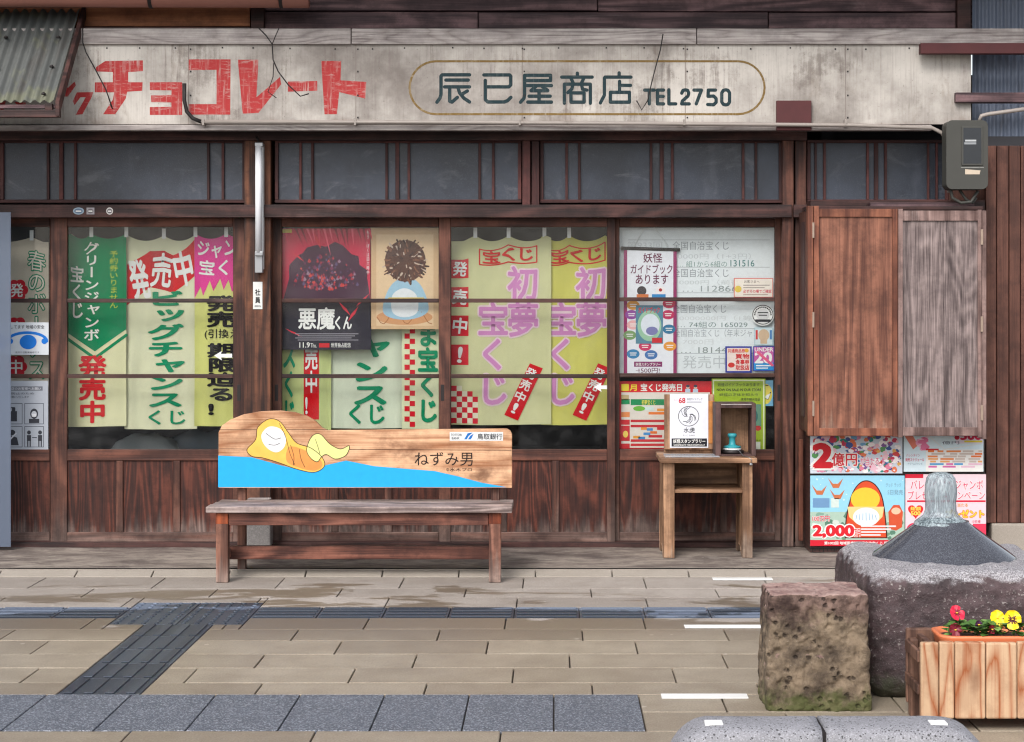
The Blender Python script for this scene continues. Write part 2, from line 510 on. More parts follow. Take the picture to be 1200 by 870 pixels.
def wet_mask(t, g):
    """damp ground: all of the front rows, ragged puddle marks further back"""
    y = t.n('SeparateXYZ', {0: g}).outputs[1]
    big = t.noise(t.scaled(g, (.6, 1.9, 1)), 1.5, 8.0, 0.66, 0.6)
    b1 = t.math('SUBTRACT', 1.0, t.ramp(y, 8.0, 8.75))
    lev = t.math('ADD', big, t.math('MULTIPLY_ADD', b1, 0.42, -0.05))
    x = t.n('SeparateXYZ', {0: g}).outputs[0]
    ex = t.math('POWER', t.math('ABSOLUTE', t.math('DIVIDE', t.math('ADD', x, 1.1), .95)), 4.0)
    ey = t.math('POWER', t.math('ABSOLUTE', t.math('DIVIDE', t.math('SUBTRACT', y, 8.72), .32)), 2.0)
    lev = t.math('ADD', lev, t.math('MULTIPLY', t.ramp(t.math('ADD', ex, ey), 1.6, .2), .17))
    lev = t.math('SUBTRACT', lev, t.math('MULTIPLY', t.ramp(y, 9.55, 9.9), 0.1))
    return t.ramp(lev, 0.485, 0.53), y


def m_paving():
    t = NT('paving_slab')
    g = t.n('NewGeometry').outputs['Position']
    at = t.n('Attribute', attribute_name='rnd').outputs['Fac']
    fine = t.noise(g, 130.0, 4.0, 0.78)
    mid = t.noise(g, 6.0, 6.0, 0.66)
    dry = t.mix(at, rgb(156, 148, 140), rgb(182, 174, 166))
    dry = t.mix(t.ramp(mid, .35, .7), t.mix(.3, dry, rgb(122, 112, 104)), dry)
    wet = t.mix(at, rgb(146, 135, 119), rgb(174, 163, 145))
    wet = t.mix(t.ramp(mid, .3, .7), t.mix(.32, wet, rgb(104, 90, 74)), wet)
    wm, y = wet_mask(t, g)
    wet = t.mix(t.ramp(y, 7.9, 8.5), wet, t.mix(at, rgb(112, 101, 88), rgb(130, 118, 102)))
    c = t.mix(wm, dry, wet)
    sp = t.ramp(fine, .34, .66)
    c = t.mix(t.math('MULTIPLY', t.math('SUBTRACT', 1.0, sp), 0.5), c, rgb(82, 72, 64))
    c = t.mix(t.math('MULTIPLY', t.ramp(fine, .62, .72), 0.3), c, rgb(206, 198, 186))
    gv = t.n('TexVoronoi', {'Vector': t.scaled(g, (1, 1, 0)), 'Scale': 9.0})
    gr_ = t.n('SeparateXYZ', {0: gv.outputs['Color']})
    spot = t.math('MULTIPLY', t.math('LESS_THAN', t.math('ADD', gv.outputs['Distance'], t.math('MULTIPLY', t.math('SUBTRACT', mid, .5), .15)), t.math('MULTIPLY', gr_.outputs[0], .12)), t.math('GREATER_THAN', gr_.outputs[1], .72))
    c = t.mix(t.math('MULTIPLY', spot, .6), c, rgb(196, 188, 178))
    grime = t.ramp(t.noise(g, 2.3, 9.0, .74, .5), .5, .68)
    c = t.mix(t.math('MULTIPLY', grime, .28), c, rgb(96, 86, 76))
    r = t.math('MULTIPLY_ADD', wm, -0.42, 0.8)
    return t.finish(c, r, fine, 0.35, 0.004, 0.35)


def m_tactile():
    t = NT('tactile_paver')
    g = t.n('NewGeometry').outputs['Position']
    at = t.n('Attribute', attribute_name='rnd').outputs['Fac']
    fine = t.noise(g, 150.0, 4.0, 0.78)
    wm, y = wet_mask(t, g)
    dry = t.mix(at, rgb(84, 94, 112), rgb(108, 118, 134))
    wet = t.mix(at, rgb(44, 51, 62), rgb(62, 70, 81))
    c = t.mix(wm, dry, wet)
    c = t.mix(t.math('MULTIPLY', t.ramp(fine, .58, .72), 0.5), c, rgb(160, 166, 174))
    c = t.mix(t.math('MULTIPLY', t.ramp(fine, .44, .3), 0.5), c, rgb(36, 40, 48))
    return t.finish(c, t.math('MULTIPLY_ADD', wm, -0.25, 0.62), fine, 0.3, 0.003, 0.45)


def m_granite(name, a, b, speck, scale=160.0, amt=0.5, rough=0.6, moss=None, blot=None, pits=False, bump=0.3, wet=False):
    t = NT(name)
    v = t.coords('Object', rnd=False)
    vo = t.n('TexVoronoi', {'Vector': v, 'Scale': scale * 1.9})
    sc = t.n('SeparateXYZ', {0: vo.outputs['Color']}).outputs[0]
    c = t.mix(t.noise(v, 4.0, 6.0, .65), a, b)
    c = t.mix(t.math('MULTIPLY', t.ramp(sc, .62, .95), amt), c, speck)
    c = t.mix(t.math('MULTIPLY', t.math('SUBTRACT', 1.0, t.ramp(sc, .05, .3)), amt * .7), c, (a[0] * .4, a[1] * .4, a[2] * .4, 1))
    h = t.noise(v, 60.0, 5.0, 0.7)
    if blot:
        m = t.ramp(t.noise(v, 38.0, 4.0, .75), .6, .68)
        c = t.mix(t.math('MULTIPLY', m, .7), c, blot)
    if pits:
        pv = t.n('TexVoronoi', {'Vector': t.n('VectorMath', {0: v, 1: t.n('TexNoise', {'Scale': 25.0, 'Vector': v}).outputs[1]}, operation='ADD').outputs[0] if False else v, 'Scale': 70.0, 'Randomness': 1.0})
        pr = t.n('SeparateXYZ', {0: pv.outputs['Color']}).outputs[1]
        th = t.math('ADD', t.math('MULTIPLY_ADD', pr, 0.4, -0.1), t.math('MULTIPLY', t.math('SUBTRACT', t.noise(v, 90.0, 3.0, .7), .5), .25))
        pm = t.math('LESS_THAN', pv.outputs['Distance'], th)
        ps = t.math('MULTIPLY', pm, t.math('GREATER_THAN', pr, .3))
        pv2 = t.n('TexVoronoi', {'Vector': v, 'Scale': 150.0})
        pr2 = t.n('SeparateXYZ', {0: pv2.outputs['Color']}).outputs[1]
        ps = t.math('MAXIMUM', ps, t.math('MULTIPLY', t.math('LESS_THAN', pv2.outputs['Distance'], .34), t.math('GREATER_THAN', pr2, .72)))
        c = t.mix(t.math('MULTIPLY', ps, 0.85), c, rgb(40, 38, 40))
        h = t.math('SUBTRACT', h, t.math('MULTIPLY', ps, 1.2))
    if moss:
        z = t.n('SeparateXYZ', {0: t.n('NewGeometry').outputs['Position']}).outputs[2]
        mm = t.math('ADD', t.math('MULTIPLY', z, -1.0 / moss[0]), t.math('MULTIPLY', t.noise(v, 14.0, 6.0, .7), 1.9))
        c = t.mix(t.math('MULTIPLY', t.ramp(mm, .3, .85), .8), c, moss[1])
    return t.finish(c, rough, h, bump, 0.006, 0.5)


M['paving'] = m_paving()
M['granite_band'] = m_granite('dark_granite_paver', rgb(60, 65, 74), rgb(88, 93, 103), rgb(172, 176, 184), 120, .6, .6)
M['tactile'] = m_tactile()
M['joint'] = paint('dark_joint', rgb(70, 62, 54), 0.9, 0.3, 30)
M['asphalt'] = m_granite('asphalt', (0.045, 0.045, 0.048, 1), (0.065, 0.064, 0.063, 1), (0.16, 0.16, 0.16, 1), 200, .4, .85)


def m_apron():
    t = NT('old_stained_concrete')
    g = t.n('NewGeometry').outputs['Position']
    a = t.noise(t.scaled(g, (.7, 1.4, 1)), 3.4, 9.0, .74, .6)
    b = t.noise(t.scaled(g, (.7, 1.5, 1)), 9.0, 8.0, .76, .8)
    f = t.noise(g, 120.0, 4.0, .75)
    c = t.mix(t.ramp(a, .35, .66), rgb(88, 78, 74), rgb(148, 138, 128))
    c = t.mix(t.math('MULTIPLY', t.ramp(b, .5, .64), .6), c, rgb(78, 70, 68))
    c = t.mix(t.math('MULTIPLY', t.ramp(b, .46, .36), .4), c, rgb(168, 160, 150))
    c = t.mix(t.math('MULTIPLY', t.ramp(f, .45, .3), .4), c, rgb(60, 54, 50))
    e = t.n('SeparateXYZ', {0: g}).outputs[1]
    c = t.mix(t.math('MULTIPLY', t.ramp(t.math('ADD', e, t.math('MULTIPLY', a, .05)), 10.05, 10.0), .6), c, rgb(178, 170, 160))
    return t.finish(c, .8, t.math('ADD', b, f), .4, .006, .3)


M['apron'] = m_apron()
M['kerb'] = m_granite('kerb_concrete', rgb(128, 120, 110), rgb(156, 148, 138), rgb(180, 172, 164), 260, .25, .8)


def m_fount():
    t = NT('dark_rough_fountain_stone')
    v = t.coords('Object', rnd=False)
    gz = t.n('SeparateXYZ', {0: t.n('NewGeometry').outputs['Normal']}).outputs[2]
    big = t.noise(v, 5.0, 7.0, .7)
    c = t.mix(t.ramp(big, .3, .7), rgb(42, 31, 34), rgb(88, 70, 72))
    c = t.mix(t.math('MULTIPLY', t.ramp(t.noise(v, 11.0, 6.0, .75), .5, .66), .6), c, rgb(44, 36, 36))
    sp = t.noise(v, 75.0, 5.0, .75)
    c = t.mix(t.math('MULTIPLY', t.ramp(sp, .57, .65), t.math('MULTIPLY_ADD', t.ramp(big, .42, .6), .7, .15)), c, rgb(176, 170, 166))
    z = t.n('SeparateXYZ', {0: t.n('NewGeometry').outputs['Position']}).outputs[2]
    mm = t.math('ADD', t.math('MULTIPLY', z, -5.0), t.math('MULTIPLY', t.noise(v, 12.0, 6.0, .7), 2.2))
    c = t.mix(t.math('MULTIPLY', t.ramp(mm, .5, 1.1), .7), c, rgb(52, 58, 36))
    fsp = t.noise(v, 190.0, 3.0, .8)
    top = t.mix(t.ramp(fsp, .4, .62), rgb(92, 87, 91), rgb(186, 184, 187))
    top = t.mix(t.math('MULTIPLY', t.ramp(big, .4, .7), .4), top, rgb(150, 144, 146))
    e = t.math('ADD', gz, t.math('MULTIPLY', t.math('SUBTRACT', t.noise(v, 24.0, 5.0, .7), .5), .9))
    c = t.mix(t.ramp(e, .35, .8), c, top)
    return t.finish(c, t.math('MULTIPLY_ADD', sp, .4, .35), t.math('ADD', sp, big), .7, .012, .5)


def m_block():
    t = NT('pitted_brown_stone')
    v = t.coords('Object', rnd=False)
    gz = t.n('SeparateXYZ', {0: t.n('NewGeometry').outputs['Normal']}).outputs[2]
    z = t.n('SeparateXYZ', {0: t.n('NewGeometry').outputs['Position']}).outputs[2]
    big = t.noise(v, 9.0, 8.0, .74)
    c = t.mix(t.ramp(big, .3, .68), rgb(58, 49, 42), rgb(134, 118, 99))
    c = t.mix(t.math('MULTIPLY', t.ramp(t.noise(v, 26.0, 6.0, .75), .52, .68), .6), c, rgb(66, 54, 46))
    # darker weathered band below the top edge
    up = t.math('ADD', z, t.math('MULTIPLY', t.math('SUBTRACT', t.noise(v, 8.0, 6.0, .7), .5), .3))
    c = t.mix(t.math('MULTIPLY', t.ramp(up, .28, .36), .72), c, t.mix(t.ramp(big, .4, .65), rgb(54, 38, 38), rgb(116, 92, 88)))
    pv = t.n('TexVoronoi', {'Vector': t.n('VectorMath', {0: v, 1: t.scaled(t.n('TexNoise', {'Vector': v, 'Scale': 30.0}).outputs[1], (.02, .02, .02))}, operation='ADD').outputs[0], 'Scale': 36.0})
    pr = t.n('SeparateXYZ', {0: pv.outputs['Color']}).outputs[1]
    pm = t.math('MULTIPLY', t.math('SUBTRACT', 1.0, t.ramp(t.math('ADD', pv.outputs['Distance'], t.math('MULTIPLY', t.math('SUBTRACT', t.noise(v, 70.0, 4.0, .7), .5), .5)), .12, .38)), t.math('GREATER_THAN', pr, .78))
    c = t.mix(t.math('MULTIPLY', pm, .75), c, rgb(36, 28, 24))
    wsp = t.ramp(t.noise(v, 120.0, 3.0, .8), .68, .74)
    c = t.mix(t.math('MULTIPLY', wsp, .7), c, rgb(206, 198, 188))
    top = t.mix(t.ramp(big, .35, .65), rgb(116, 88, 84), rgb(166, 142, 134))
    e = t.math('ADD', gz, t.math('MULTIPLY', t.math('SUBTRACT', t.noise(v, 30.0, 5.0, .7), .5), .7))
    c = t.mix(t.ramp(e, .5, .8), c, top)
    mm = t.math('ADD', t.math('MULTIPLY', z, -6.5), t.math('MULTIPLY', t.noise(v, 15.0, 6.0, .7), 2.0))
    c = t.mix(t.math('MULTIPLY', t.ramp(mm, .45, 1.0), .75), c, rgb(72, 80, 40))
    h = t.math('SUBTRACT', t.math('ADD', big, t.math('MULTIPLY', t.noise(v, 60.0, 5.0, .75), .5)), t.math('MULTIPLY', pm, .8))
    return t.finish(c, .85, h, .9, .014, .25)


M['fount'] = m_fount()
M['rough_stone'] = m_block()
M['cone'] = m_granite('polished_wet_granite', rgb(40, 42, 48), rgb(70, 72, 80), rgb(150, 152, 160), 340, .3, .07, bump=0.0)
M['pumice'] = m_granite('pitted_grey_stone', rgb(104, 104, 109), rgb(146, 146, 151), rgb(184, 184, 190), 160, .3, .7, pits=True, bump=0.5)
M['terracotta'] = paint('orange_plastic_liner', rgb(206, 116, 76), 0.45, 0.1, 8)
M['soil'] = paint('potting_soil', rgb(52, 38, 30), 0.95, 0.4, 60)


def m_tile():
    t = NT('brown_brick_tile')
    g = t.n('NewGeometry').outputs['Position']
    sx = t.n('SeparateXYZ', {0: g})
    vec = t.n('CombineXYZ', {0: t.math('ADD', sx.outputs[0], sx.outputs[1]), 1: sx.outputs[2], 2: 0.0})
    b = t.n('TexBrick', {'Vector': vec.outputs[0], 'Color1': rgb(66, 42, 40), 'Color2': rgb(88, 56, 50), 'Mortar': rgb(36, 28, 28),
                         'Scale': 1.0, 'Mortar Size': 0.004, 'Brick Width': 0.06, 'Row Height': 0.028})
    return t.finish(b.outputs[0], 0.4, b.outputs[1], -0.3, 0.004)


M['tile'] = m_tile()


def m_corr(name, a, b, moss=None):
    t = NT(name)
    v = t.coords('Object', rnd=False)
    c = t.mix(t.noise(v, 3.0, 6.0, .65), a, b)
    c = t.mix(t.math('MULTIPLY', t.ramp(t.noise(t.scaled(v, (1, .2, .2)), 12.0, 5.0, .7), .5, .75), .6), c, rgb(70, 64, 60))
    if moss: c = t.mix(t.math('MULTIPLY', t.ramp(t.noise(v, 4.5, 3.0, .6), .5, .66), .5), c, moss)
    return t.finish(c, 0.5, spec=0.35)


M['corr'] = m_corr('grey_corrugated_sheet', rgb(64, 68, 68), rgb(104, 106, 104), rgb(116, 118, 92))
M['corr_blue'] = m_corr('blue_grey_corrugated_metal', rgb(84, 92, 108), rgb(118, 128, 146))


def m_water():
    t = NT('bubbling_water')
    v = t.coords('Object', rnd=False)
    st = t.noise(t.scaled(v, (1, 1, .1)), 150.0, 5.0, 0.7)
    st2 = t.noise(t.scaled(v, (1, 1, .3)), 26.0, 4.0, 0.65)
    w = t.math('ADD', t.math('MULTIPLY', st, .6), t.math('MULTIPLY', st2, .4))
    c = t.mix(t.ramp(w, .36, .64), rgb(104, 118, 124), rgb(170, 183, 188))
    b = t.n('Bump', {'Strength': 0.4, 'Distance': 0.006, 'Height': w})
    p = t.n('BsdfPrincipled', {'Base Color': c, 'Roughness': 0.2, 'IOR': 1.33, 'Normal': b.outputs[0]})
    rf = t.n('BsdfTransparent', {'Color': (.78, .86, .88, 1)})
    m = t.n('MixShader', {0: t.math('MULTIPLY_ADD', t.ramp(w, .4, .6), .4, .42), 1: rf.outputs[0], 2: p.outputs[0]})
    t.n('OutputMaterial', {'Surface': m.outputs[0]})
    return t.mat


M['water'] = m_water()


def m_screen():
    t = NT('cloudy_plastic_sheet')
    tr = t.n('BsdfTransparent', {'Color': (.8, .86, .92, 1)})
    p = t.n('BsdfPrincipled', {'Base Color': rgb(98, 108, 126), 'Roughness': .35})
    m = t.n('MixShader', {0: .62, 1: tr.outputs[0], 2: p.outputs[0]})
    t.n('OutputMaterial', {'Surface': m.outputs[0]})
    return t.mat


M['screen'] = m_screen()

# ---------------------------------------------------------------- text and flat print
_glyph = {}


def glyph(body, bold=0.0, shear=0.0):
    key = (body, bold, shear)
    if key in _glyph: return _glyph[key]
    c = bpy.data.curves.new('text_tmp', 'FONT')
    c.body = body
    c.offset = bold
    c.shear = shear
    c.resolution_u = 3
    o = bpy.data.objects.new('text_tmp', c)
    COL.objects.link(o)
    bpy.context.view_layer.update()
    me = o.to_mesh()
    vs_ = [(v.co.x, v.co.y) for v in me.vertices]
    fs_ = [tuple(p.vertices) for p in me.polygons]
    o.to_mesh_clear()
    bpy.data.objects.remove(o)
    bpy.data.curves.remove(c)
    _glyph[key] = (vs_, fs_)
    return _glyph[key]


class Sheet:
    """A printed sheet: everything is given in photo pixels, stands at distance d and is warped by an optional function."""

    def __init__(self, d, warp=None, kind=ink, thick=0.0008, step=0.0004):
        self.d, self.warp, self.kind, self.th, self.step = d, warp, kind, thick, step
        self.mats, self.faces = [], []
        self.verts, self.fm = [], []

    def mi(self, col):
        m = col if isinstance(col, bpy.types.Material) else self.kind(*col)
        if m not in self.mats: self.mats.append(m)
        return self.mats.index(m)

    def raw(self, pts2, faces, col, l, fine=False):
        """pts2 in pixels"""
        if fine and self.warp:
            bm = bmesh.new()
            vv = [bm.verts.new((p[0], p[1], 0)) for p in pts2]
            for f in faces:
                try: bm.faces.new([vv[i] for i in f])
                except ValueError: pass
            for _ in range(6):
                es = [e for e in bm.edges if e.calc_length() > 5.0]
                if not es: break
                bmesh.ops.subdivide_edges(bm, edges=es, cuts=1)
                bmesh.ops.triangulate(bm, faces=[f for f in bm.faces if len(f.verts) > 3])
            bm.verts.index_update()
            pts2 = [(v.co.x, v.co.y) for v in bm.verts]
            faces = [[v.index for v in f.verts] for f in bm.faces]
            bm.free()
        b = len(self.verts)
        y = self.d - l * self.step
        for (px, py) in pts2:
            w = W(px, py, self.d)
            dy = dz = 0.0
            if self.warp: dy, dz = self.warp(px, py)
            self.verts.append((w.x, y + dy, w.z + dz))
        k = self.mi(col)
        for f in faces:
            f = list(f)
            a, b2, c = pts2[f[0]], pts2[f[1]], pts2[f[2]]
            if (b2[0] - a[0]) * (c[1] - a[1]) - (c[0] - a[0]) * (b2[1] - a[1]) > 0: f.reverse()
            self.faces.append([b + i for i in f])
            self.fm.append(k)

    def rect(self, x0, y0, x1, y1, col, l=1):
        if self.warp:
            nx, ny = max(1, int(abs(x1 - x0) / 2.2)), max(1, int(abs(y1 - y0) / 3.5))
        else:
            nx = ny = 1
        pts = [(x0 + (x1 - x0) * i / nx, y0 + (y1 - y0) * j / ny) for j in range(ny + 1) for i in range(nx + 1)]
        fs = [(j * (nx + 1) + i, j * (nx + 1) + i + 1, (j + 1) * (nx + 1) + i + 1, (j + 1) * (nx + 1) + i) for j in range(ny) for i in range(nx)]
        self.raw(pts, fs, col, l)
        return self

    def poly(self, pts, col, l=1):
        tri = tessellate_polygon([[Vector((p[0], p[1], 0)) for p in pts]])
        self.raw(pts, [tuple(t) for t in tri], col, l, True)
        return self

    def oval(self, cx, cy, rx, ry, col, l=1, n=28):
        return self.poly([(cx + rx * math.cos(2 * math.pi * k / n), cy + ry * math.sin(2 * math.pi * k / n)) for k in range(n)], col, l)

    def line(self, pts, w, col, l=2, closed=False):
        P = [Vector((p[0], p[1])) for p in pts]
        if closed: P.append(P[0])
        k = 0
        for a, b in zip(P, P[1:]):
            t = (b - a)
            if t.length < 1e-6: continue
            t.normalize()
            n = Vector((-t.y, t.x)) * w / 2
            e = l + 0.02 * k
            self.raw([a + n, b + n, b - n, a - n], [(0, 1, 2, 3)], col, e, True)
            k += 1
        for p in P:
            e = l + 0.02 * k
            self.raw([(p.x + w / 2 * math.cos(q * math.pi / 5), p.y + w / 2 * math.sin(q * math.pi / 5)) for q in range(10)], [tuple(range(10))], col, e)
            k += 1
        return self

    def text(self, body, x0, y0, x1, y1, col, l=3, bold=0.0, outline=None, ow=0.05, rot=0.0, vert=False):
        """one line of writing fitted to a box; bold and outlined writing is built from shifted copies"""
        def ring(r, n):
            return [(0.0, 0.0)] + [(r * math.cos(6.2832 * k / n + .4), r * math.sin(6.2832 * k / n + .4)) for k in range(n)] if r > 0.004 else [(0.0, 0.0)]
        passes = []
        if outline: passes.append((ring(bold + ow, 10), outline, l))
        passes.append((ring(bold * 0.8, 6), col, l + (1.0 if outline else 0)))
        if vert:
            n = len(body)
            for i, ch in enumerate(body):
                ya, yb = y0 + (y1 - y0) * i / n, y0 + (y1 - y0) * (i + 1) / n
                if ch == ' ': continue
                vs_, fs_ = glyph(ch)
                for (offs_, cl, ll) in passes:
                    for q, (ox, oy) in enumerate(offs_):
                        if ch in 'ー(（)）―':
                            pts = [(x0 + (x1 - x0) * (0.12 + p[1] + oy), ya + (yb - ya) * (p[0] + ox)) for p in vs_]
                        else:
                            sh = 0.12 if ch in 'ッャュョっゃゅょァィォ' else 0.0
                            pts = [(x0 + (x1 - x0) * (p[0] + sh + ox), ya + (yb - ya) * (0.88 - p[1] - sh + oy)) for p in vs_]
                        self.raw(pts, fs_, cl, ll + q * 0.03, True)
            return self
        vs_, fs_ = glyph(body)
        if not vs_: return self
        ax, bx = min(p[0] for p in vs_), max(p[0] for p in vs_)
        ay, by = min(p[1] for p in vs_), max(p[1] for p in vs_)
        sx, sy = (x1 - x0) / max(bx - ax, 1e-6), (y1 - y0) / max(by - ay, 1e-6)
        cx, cy = (x0 + x1) / 2, (y0 + y1) / 2
        ca, sa = math.cos(rot), math.sin(rot)
        for (offs_, cl, ll) in passes:
            for q, (ox, oy) in enumerate(offs_):
                pts = []
                for p in vs_:
                    x, y = x0 + (p[0] - ax + ox) * sx - cx, y1 - (p[1] - ay + oy) * sy - cy
                    pts.append((cx + x * ca - y * sa, cy + x * sa + y * ca))
                self.raw(pts, fs_, cl, ll + q * 0.03, True)
        return self

    def build(self, name, label=None, cat=None, group=None, parent=None):
        if parent is None:
            ax = sum(v[0] for v in self.verts) / len(self.verts)
            az = min(v[2] for v in self.verts)
            off = Vector((ax, self.d, az))
        else:
            off = parent_world(parent)
        me = bpy.data.meshes.new(name)
        me.from_pydata([(v[0] - off.x, v[1] - off.y, v[2] - off.z) for v in self.verts], [], self.faces)
        me.polygons.foreach_set('material_index', self.fm)
        if self.warp: me.polygons.foreach_set('use_smooth', [True] * len(me.polygons))
        for m in self.mats: me.materials.append(m)
        me.update()
        o = bpy.data.objects.new(name, me)
        COL.objects.link(o)
        if parent is None:
            o.location = off
            set_thing(o, label, cat, group)
        else:
            o.parent = parent
        return o


def banner_warp(x0, x1, ytop, ybot, clips, sag=0.02, amp=0.009, seed=0.0, lam=24.0):
    def wf(px, py):
        u = (py - ytop) / (ybot - ytop)
        a = amp * (0.55 + 0.45 * u)
        k = 0.5 + noise.noise(Vector((px * 0.02, py * 0.006, seed * 5)))
        dy = a * k * math.sin(6.283 * px / lam + seed + 0.9 * math.sin(py * 0.013 + seed)) + 1.1 * a * noise.noise(Vector((px * 0.05 + py * 0.012, py * 0.011, seed * 3)))
        dz = 0.0
        if clips and u < 0.4:
            prev = max([c for c in clips if c <= px], default=clips[0])
            nxt = min([c for c in clips if c >= px], default=clips[-1])
            if nxt > prev:
                q = (px - prev) / (nxt - prev)
                s = 4 * q * (1 - q)
            else:
                s = min(1.0, abs(px - prev) / 14.0) if (px < clips[0] or px > clips[-1]) else 0.0
            dz = -sag * s * (1 - u / 0.4) ** 2
        dz += 0.006 * math.sin(px * 0.05 + seed) * max(0.0, u - 0.6)
        return dy, dz
    return wf


def smooth(pts, n=6, closed=True):
    """Catmull-Rom curve through the points"""
    o_, m_ = [], len(pts)
    for i in range(m_ if closed else m_ - 1):
        p0, p1, p2, p3 = (pts[(i - 1) % m_] if closed or i else pts[0]), pts[i], pts[(i + 1) % m_], (pts[(i + 2) % m_] if closed or i + 2 < m_ else pts[-1])
        for k in range(n):
            t_ = k / n
            o_.append(tuple(.5 * (2 * p1[a] + (p2[a] - p0[a]) * t_ + (2 * p0[a] - 5 * p1[a] + 4 * p2[a] - p3[a]) * t_ ** 2 + (3 * p1[a] - p0[a] - 3 * p2[a] + p3[a]) * t_ ** 3) for a in (0, 1)))
    if not closed: o_.append(pts[-1])
    return o_


WHITE, RED, GREEN, BLACK = (236, 236, 232), (206, 30, 42), (18, 142, 98), (30, 28, 30)

# ================================================================ SETTING: ground
g = MB()
g.add([(-150, -150, -0.06), (150, -150, -0.06), (150, 150, -0.06), (-150, 150, -0.06)], [(0, 1, 2, 3)])
struct(g.build('ground', M['asphalt']))

bed = MB()
bed.box(-5, 5, 4.6, 9.9, -0.055, -0.012)
struct(bed.build('pavement_bed', M['joint']))

ROWS = [676.5, 689.6, 700, 711.7, 724.5, 737.5, 751, 766.7, 783, 800.5, 814]
D = [F * CH / (y - VY) for y in ROWS]
D = [9.9] + D[1:]
slabs = MB()
GAP = 0.003
XL, XR = -4.4, 4.4
BLK = (W(130, 724, 8.72).x, )


def px_at(px, py):
    d = F * CH / (py - VY)
    return (px - VX) * d / F


# tactile block: 0.6 x 0.6 at the joint of the two guide paths
bxc = (px_at(162, 706) + px_at(310, 706)) / 2
BX0, BX1 = bxc - 0.3, bxc + 0.3
BD0, BD1 = F * CH / (732 - VY), F * CH / (706 - VY)
pxc = (px_at(67, 813) + px_at(165, 813)) / 2
PX0, PX1 = pxc - 0.153, pxc + 0.153
offs = [0.1, 0.38, 0.12, 0.3, 0.16, 0.44, 0.22, 0.5, 0.1, 0.42]


def slab(x0, x1, d0, d1, col=None):
    """d0 near, d1 far; cut out the tactile pieces"""
    cuts = []
    if d0 < BD1 - 0.02 and d1 > BD0 + 0.02: cuts.append((BX0, BX1, BD0, BD1))
    if d1 <= BD0 + 0.35 and d0 < BD0: cuts.append((PX0, PX1, D[10], BD0))
    segs = [(x0, x1, d0, d1)]
    for (a, b, e, f) in cuts:
        out = []
        for (u, v, p, q) in segs:
            if v <= a or u >= b or q <= e + 1e-4 or p >= f - 1e-4:
                out.append((u, v, p, q))
                continue
            if u < a: out.append((u, a, p, q))
            if v > b: out.append((b, v, p, q))
            if p < e - 0.01: out.append((max(u, a), min(v, b), p, e))
            if q > f + 0.01: out.append((max(u, a), min(v, b), f, q))
        segs = out
    r = random.random()
    for (u, v, p, q) in segs:
        if v - u > 0.02 and q - p > 0.012:
            slabs.box(u + GAP, v - GAP, p + GAP, q - GAP, -0.04, 0.0 + random.uniform(-.0008, .0008), 0, r)


for i in range(10):
    if i == 3: continue          # the cross guide path
    x = XL - offs[i]
    while x < XR:
        slab(x, x + 0.62, D[i + 1], D[i])
        x += 0.62
# beyond the dark band, right of it, and towards the road
BANDX = px_at(757, 857)
d = D[10]
k = 0
while d > 4.7:
    x = (BANDX if d > 6.4 else XL) - (0 if d > 6.4 else offs[k % 10])
    w_ = 0.62 if d <= 6.4 else 0.3 + 0.2 * (k % 2)
    while x < XR:
        slabs.box(x + GAP, x + w_ - GAP, d - 0.295 + GAP, d - GAP, -0.04, random.uniform(-.0008, .0008), 0)
        x += w_
        w_ = 0.62
    d -= 0.295
    k += 1
struct(slabs.build('paving', M['paving'], bevel=0.002, seg=1))

band = MB()
x = BANDX
while x > XL:
    band.box(x - 0.309 + 0.0025, x - 0.0025, D[10] - 0.585, D[10] - 0.004, -0.04, 0.001)
    x -= 0.309
struct(band.build('granite_pavement_band', M['granite_band'], bevel=0.002, seg=1))

tact = MB()
# cross path with long bars
x = BX0
tiles = []
while x > XL: tiles.append((x - 0.3, x)); x -= 0.3
x = BX1
while x < 1.3: tiles.append((x, x + 0.3)); x += 0.3
for (a, b) in tiles:
    tact.box(a + .002, b - .002, D[4] + .002, D[3] - .002, -0.04, -0.001, 0)
    for q in range(4):
        yy = D[4] + (D[3] - D[4]) * (q + .5) / 4
        tact.box(a + .012, b - .012, yy - .013, yy + .013, -0.001, 0.0045, 0)
# block of four dotted tiles
for i in range(2):
    for j in range(2):
        a, e = BX0 + .3 * i, BD0 + (BD1 - BD0) / 2 * j
        tact.box(a + .002, a + .298, e + .002, e + (BD1 - BD0) / 2 - .002, -0.04, -0.001, 0)
        for p in range(5):
            for q in range(5):
                tact.lathe((a + .03 + .06 * p, e + .03 + .06 * q, -0.001), [(0.0135, 0), (0.010, 0.005), (0, 0.0052)], 8)
# path towards the road
e = D[10]
n_t = max(1, round((BD0 - D[10]) / 0.3))
h_t = (BD0 - D[10]) / n_t
for j in range(n_t):
    y0 = D[10] + h_t * j
    tact.box(PX0 + .002, PX1 - .002, y0 + .002, y0 + h_t - .002, -0.04, -0.001, 0)
    for q in range(4):
        xx = PX0 + (PX1 - PX0) * (q + .5) / 4
        tact.box(xx - .017, xx + .017, y0 + .012, y0 + h_t - .012, -0.001, 0.0045, 0)
struct(tact.build('tactile_path', M['tactile'], bevel=0.002, seg=1))

